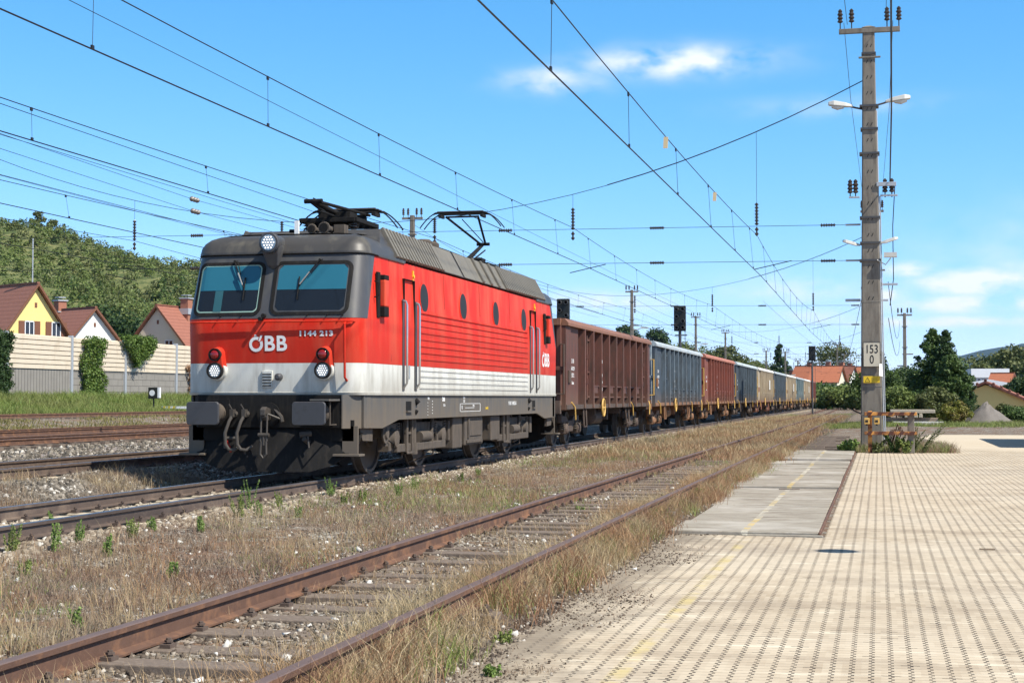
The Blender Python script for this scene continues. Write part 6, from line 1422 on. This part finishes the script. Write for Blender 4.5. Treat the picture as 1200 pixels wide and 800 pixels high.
stones('white_stones', 260, (-7.5, -2.2), (6, 30), .026, stonemat('pale_stone', [(0, (.5, .48, .44)), (1, (.8, .79, .76))]), 'scattered pale stones along the siding', 6, power=1.6)
def blades(name, pts, h, lean, w, m, label, seed, spread=.06, nb=8, curl=.5):
    """tufts of nb blades at pts (n,3); h (n,) tuft heights"""
    rg = np.random.default_rng(seed); n = len(pts); P_ = np.repeat(pts, nb, 0); H = np.repeat(h, nb)*(.45+.65*rg.random(n*nb)); N_ = n*nb
    P_[:, 0] += rg.normal(0, spread, N_); P_[:, 1] += rg.normal(0, spread, N_)
    a = rg.uniform(0, 2*math.pi, N_); ln = H*lean*(.3+rg.random(N_)); d = np.stack([np.cos(a), np.sin(a), 0*a], 1)
    b = rg.uniform(0, 2*math.pi, N_); s = np.stack([np.cos(b), np.sin(b), 0*b], 1)*(w*(.6+.8*rg.random(N_)))[:, None]*.5
    up = np.array([0, 0, 1.0]); mid = P_ + d*(ln*.35)[:, None] + up*(H*.55)[:, None]; tip = P_ + d*ln[:, None] + up*(H*(1-.35*curl*lean))[:, None]
    v = np.stack([P_-s, P_+s, mid-s*.7, mid+s*.7, tip], 1).reshape(-1, 3); i = np.arange(N_)*5
    f = np.concatenate([np.stack([i, i+1, i+3], 1), np.stack([i, i+3, i+2], 1), np.stack([i+2, i+3, i+4], 1)])
    o = mesh_np(name, v, f, m); tag(o, label, 'grass', kind='stuff'); return o
m_straw = leafmat('straw_blades', (.36, .27, .15), (.58, .47, .29), (.40, .25, .13), .3)
m_dry = leafmat('dry_brown_blades', (.23, .165, .11), (.42, .33, .24), (.27, .17, .12), .3)
m_redd = leafmat('reddish_blades', (.24, .12, .07), (.42, .26, .14), None, .3)
m_grn = leafmat('green_blades', (.13, .19, .04), (.30, .35, .10), (.24, .26, .09), .3)
m_grnl = leafmat('fresh_green', (.14, .22, .05), (.26, .36, .10), None, .35)
def scatter(n, xr, yr, seed, power=1.5, fld=None, thr=0.0):
    rg = np.random.default_rng(seed); y = yr[0] + (yr[1]-yr[0])*rg.random(n)**power; x = rg.uniform(*xr, n)
    if fld is not None: k_ = fld(x, y) + rg.normal(0, .25, n) > thr; x, y = x[k_], y[k_]
    return np.stack([x, y, gz(x, y)-.01], 1), rg
def nz(x, y, s=1.0, o=0): return np.sin(x*1.7*s+o)*np.sin(y*1.1*s+1.3*o) + .6*np.sin(x*3.9*s+y*2.3*s+o) + .4*np.sin(-x*6.1*s+y*4.7*s)
# between main track and siding: short dry growth
p, rg = scatter(14000, (-8.05, -4.65), (8.5, 60), 1, 1.7, lambda x, y: nz(x, y, .8), -.1)
blades('dry_grass', p, .05+.11*rg.random(len(p)), .7, .0045, m_dry, 'short dry brown growth between the siding and the main track', 31, .07, 9)
p, rg = scatter(2400, (-8.0, -4.7), (8.5, 70), 2, 1.6, lambda x, y: nz(x, y, 1.1, 2), .25)
blades('dry_grass', p, .10+.16*rg.random(len(p)), .8, .006, m_redd, 'reddish dead weeds between the siding and the main track', 32, .08, 8)
p, rg = scatter(5200, (-8.0, -4.7), (8.5, 60), 3, 1.6, lambda x, y: nz(x, y, .9, 4), -.05)
blades('straw_grass', p, .10+.22*rg.random(len(p)), .5, .004, m_straw, 'pale straw stalks between the siding and the main track', 33, .08, 6)
p, rg = scatter(7000, (-8.0, -2.35), (6, 34), 51, 1.5, lambda x, y: nz(x, y, 1.3, 2), -.3)
blades('straw_litter', p, .015+.02*rg.random(len(p)), 4.5, .004, m_straw, 'dead straw lying flat over the gravel of the siding', 52, .07, 5, 0)
p, rg = scatter(2600, (-7.9, -4.7), (8.5, 45), 53, 1.6, lambda x, y: nz(x, y, .7, 7), .5)
blades('green_grass', p, .04+.09*rg.random(len(p)), .9, .006, m_grn, 'low green growth mixed into the dry strip beside the siding', 54, .1, 8)
# siding: sparse between the rails, dense golden fringe at the right rail
p, rg = scatter(3600, (-4.35, -2.9), (6, 60), 4, 1.5, lambda x, y: nz(x, y, 1.2, 1), .1)
blades('straw_grass', p, .06+.16*rg.random(len(p)), .6, .004, m_straw, 'thin straw stalks between the siding rails', 34, .08, 6)
p, rg = scatter(6000, (-3.15, -2.45), (6, 62), 5, 1.35, lambda x, y: nz(x, y, .9, 3)+.6*(y > 9), -.6)
p[:, 0] -= .05+.10*np.sin(p[:, 1]*.7)
blades('golden_grass', p, .10+.25*rg.random(len(p))**1.3, .85, .005, m_straw, 'dense golden grass fringe between the siding and the paved yard', 35, .07, 11)
p, rg = scatter(2200, (-2.86, -2.4), (6, 66), 6, 1.3, lambda x, y: nz(x, y, 1.0, 5), .15)
blades('reddish_grass', p, .15+.25*rg.random(len(p)), .75, .006, m_redd, 'rust coloured grass in the fringe beside the paved yard', 36, .08, 9)
p, rg = scatter(1500, (-2.9, -2.45), (6, 50), 7, 1.3, lambda x, y: nz(x, y, 1.3, 6), .3)
blades('green_grass', p, .12+.15*rg.random(len(p)), .8, .006, m_grn, 'green blades mixed into the fringe beside the paved yard', 37, .06, 8)
p, rg = scatter(900, (-2.45, -1.7), (6.5, 19), 17, 1.2, lambda x, y: nz(x, y, 1.4, 3)-(x+2.4)*1.6, .1)
blades('dry_grass', p, .03+.05*rg.random(len(p)), .9, .005, m_dry, 'short dry tufts in the soil edge of the pavers', 47, .05, 6)
# farther on: brown weeds over everything between train and slabs
p, rg = scatter(7000, (-7.9, -2.5), (38, 130), 8, 1.3, lambda x, y: nz(x, y, .4)+1.2*np.exp(-((x+3.2)/.8)**2)-.4, .1)
blades('reddish_grass', p, .12+.22*rg.random(len(p)), .7, .012, m_redd, 'rusty weeds spreading over the far siding', 38, .2, 8)
p, rg = scatter(7000, (-8.0, -2.5), (40, 130), 9, 1.2, lambda x, y: nz(x, y, .35, 3), -.3)
blades('dry_grass', p, .15+.22*rg.random(len(p)), .7, .014, m_straw, 'straw weeds spreading over the far siding', 39, .2, 8)
p, rg = scatter(9000, (-8.1, -2.3), (20, 150), 10, 1.3, lambda x, y: nz(x, y, .3, 5)+.6*(x < -6.0)-.6*(y < 34), .15)
blades('green_grass', p, .06+.13*rg.random(len(p)), .8, .010, m_grn, 'green patches along the train and at the end of the slabs', 40, .2, 8)
# left side
p, rg = scatter(4200, (-12.6, -10.9), (14, 26), 11, 1.2, lambda x, y: nz(x, y, .9, 2), .0)
blades('dry_grass', p, .08+.14*rg.random(len(p)), .7, .006, m_dry, 'dry tufts in the ballast left of the main track', 41, .09, 9)
p, rg = scatter(1500, (-12.9, -11.3), (14, 26), 12, 1.2, lambda x, y: nz(x, y, 1.1, 1), .4)
blades('straw_grass', p, .15+.2*rg.random(len(p)), .6, .006, m_straw, 'straw coloured stalks left of the main track', 42, .09, 6)
p, rg = scatter(5000, (-36.5, -28.5), (40, 120), 13, 1, lambda x, y: nz(x, y, .3, 2), -.3)
blades('olive_weeds', p, .10+.16*rg.random(len(p)), .6, .03, leafmat('olive_blades', (.14, .14, .04), (.28, .24, .09)), 'yellow green weeds between the far left tracks', 43, .25, 7)
p, rg = scatter(26000, (-44.8, -38.8), (48, 130), 14, 1)
blades('green_grass', p, .25+.40*rg.random(len(p)), .6, .028, m_grn, 'bright green grass verge below the noise barrier', 44, .2, 7)
p, rg = scatter(5000, (-44.9, -39), (48, 130), 15, 1, lambda x, y: nz(x, y, .3, 2), .3)
blades('green_grass', p, .3+.5*rg.random(len(p)), .5, .03, m_grnl, 'taller fresh green grass on the verge below the noise barrier', 45, .25, 7)
# weeds at the pole and along the island
p, rg = scatter(1500, (-.7, 2.0), (47.6, 53), 16, 1.2)
blades('pole_weeds', p, .10+.25*rg.random(len(p)), .7, .012, m_grn, 'green and grey weeds around the foot of the tall pole', 46, .12, 8)
p, rg = scatter(700, (-.75, 2.1), (47.4, 52), 18, 1.2)
blades('pole_weeds', p, .12+.3*rg.random(len(p)), .7, .012, m_dry, 'dry stalks around the foot of the tall pole', 48, .12, 8)
p, rg = scatter(2600, (-3, 7), (79, 88), 19, 1)
blades('yard_edge_weeds', p, .08+.2*rg.random(len(p)), .7, .02, m_grn, 'low green weeds along the far edge of the yard', 49, .15, 8)
# single green weeds: leafy stems, each a plant of its own
def weed(x, y, h, m, label, seed, n=5, lean=.12, leaf=.020, z=None, flat=0, cat='weed', name='weed', group=None):
    rs = random.Random(seed); zb = float(gz(x, y)) if z is None else z; r = empty(name, (x, y, zb), label=label, cat=cat, group=group); st = MB(); c = []; rd = []
    for i in range(n):
        a = rs.uniform(0, 6.28); l = h*rs.uniform(.55, 1); dx, dy = math.cos(a)*lean*l*rs.uniform(.5, 2)+flat*l, math.sin(a)*lean*l*rs.uniform(.5, 2); bx, by = rs.uniform(-.05, .05), rs.uniform(-.05, .05)
        st.tube([(bx, by, 0), (bx+dx*.4, by+dy*.4, l*.5), (bx+dx, by+dy, l)], [.004, .003, .0015], 4)
        k_ = int(6+l*36)
        for j in range(k_): t = .12+.88*j/k_; q = t*t if flat else t; c.append((bx+dx*q, by+dy*q, l*t)); rd.append(leaf*1.25*(1.15-t*.8))
    st.build('stem', m, r); v, f = leaves(c, rd, 4, leaf*1.05, seed, shell=.3); mesh_np('leaves', v, f, m, r); return r
WG = 'single green weeds along the tracks'
wl = [(14, 652, .42, 6, 'bushy green weed at the left picture edge below the near rail'), (66, 648, .40, 5, 'green weed close to the left edge, second along the main track'), (62, 628, .40, 3, 'tall thin weed standing in front of the main rail near the left edge'), (26, 668, .22, 6, 'low green weed below the left edge weeds'), (95, 640, .36, 5, 'green weed right of the first two at the left'), (125, 648, .34, 5, 'green weed between the left cluster and the middle cluster'), (155, 632, .34, 7, 'round leafy weed below the main track, left of the centre'), (180, 625, .25, 5, 'small leafy weed beside the round one'), (235, 622, .28, 6, 'flat dark green weed in the dry growth'), (280, 608, .50, 6, 'tall green weed in front of the locomotive shadow'), (291, 600, .62, 3, 'tallest thin weed reaching above the near rail'), (303, 603, .34, 4, 'green weed right of the tallest one'), (328, 594, .30, 4, 'small green weed in front of the plough'), (388, 585, .42, 5, 'green weed in front of the front wheel'), (352, 600, .25, 4, 'tiny weed in front of the step of the locomotive'),
      (426, 585, .3, 6, 'bushy green weed beside the ballast right of the front wheel'), (466, 580, .32, 7, 'green weed cluster in the brown strip, left part'), (486, 574, .30, 6, 'green weed cluster in the brown strip, right part'), (404, 588, .25, 4, 'small weed left of the bushy one'), (540, 562, .25, 6, 'low weed under the middle of the locomotive'), (560, 556, .25, 6, 'low weed further along under the locomotive'), (820, 580, .22, 6, 'fresh green weed beside the concrete slabs'), (200, 672, .22, 5, 'yellowish green weed in the dry growth at the left'), (90, 735, .2, 5, 'yellow green weed near the near siding rail'), (588, 738, .12, 4, 'tiny green weed in the soil edge of the pavers'), (575, 775, .12, 4, 'tiny green weed at the bottom edge of the pavers'), (680, 597, .12, 5, 'small green tuft between the siding rails')]
for i, (px, py, h, n, lb) in enumerate(wl):
    q = atZ(px, py, .08); weed(q.x, q.y, h*.72, m_grnl if i % 3 else m_grn, lb, 300+i, n+3, .16, group=WG)
for i in range(26):
    rs = random.Random(900+i); x = rs.uniform(-8.0, -7.5) if i < 18 else rs.uniform(-7.5, -5); y = 12+rs.random()*30
# wild plants in front of the barrier
weed(1.25, 47.3, 1.0, m_leafo, 'tall leaning grey green weed right of the orange barrier', 401, 6, .1, .035, 0, .9, group='weeds around the barrier')
weed(1.0, 47.2, .9, m_leafo, 'bushy grey green weed beside the right post of the barrier', 402, 6, .25, .035, 0, .45, group='weeds around the barrier')
weed(.45, 47.2, .6, m_leaf, 'green weed between the two barrier posts', 403, 9, .35, .06, 0, group='weeds around the barrier')
weed(.75, 47.0, .5, m_grn, 'green weed at the foot of the right barrier post', 404, 10, .35, .06, 0, group='weeds around the barrier')
weed(-.1, 47.0, .4, m_leafo, 'low weed near the left barrier post', 405, 9, .4, .06, 0, group='weeds around the barrier')
weed(-.85, 47.3, .42, m_grnl, 'bright green bush at the corner where slabs meet pavers', 406, 14, .45, .07, 0, group='weeds around the barrier')
weed(-1.1, 48.2, .30, m_grnl, 'low bright green weed at the end of the slabs', 407, 10, .6, .07, 0, group='weeds around the barrier')
# litter on the ground
for i, (px, py, L, a, lb) in enumerate([(645, 703, .22, .6, 'broken pale stick on the soil edge'), (655, 706, .12, 2.4, 'short broken stick beside the pale stick'), (925, 576, .35, .1, 'dark splinter lying on the concrete slabs'), (1157, 643, .16, .1, 'small yellowish wood chip on the paved yard')]):
    q = atZ(px, py, .01); tag(MB().cbox((0, 0, .01), (L, .03, .015)).build('wood_chip', m_slpw if i in (1, 2) else m_wtan, loc=(q.x, q.y, .0 if i != 2 else .045), bevel=.003), lb, 'wood chip'); C.objects[-1].rotation_euler = (0, 0, a)
# ---------------------------------------------------------------- haze
t = NT('air'); t.N.remove(t.b); pv = t.N.new('ShaderNodeVolumePrincipled'); pv.inputs['Color'].default_value = (.36, .60, 1, 1); pv.inputs['Density'].default_value = 2.8e-5; pv.inputs['Anisotropy'].default_value = 0.1
t.L.new(pv.outputs[0], [n for n in t.N if n.type == 'OUTPUT_MATERIAL'][0].inputs['Volume'])
hz = MB().box(-9000, 9000, -600, 9500, -12, 420).build('haze', t.m); tag(hz, kind='stuff')
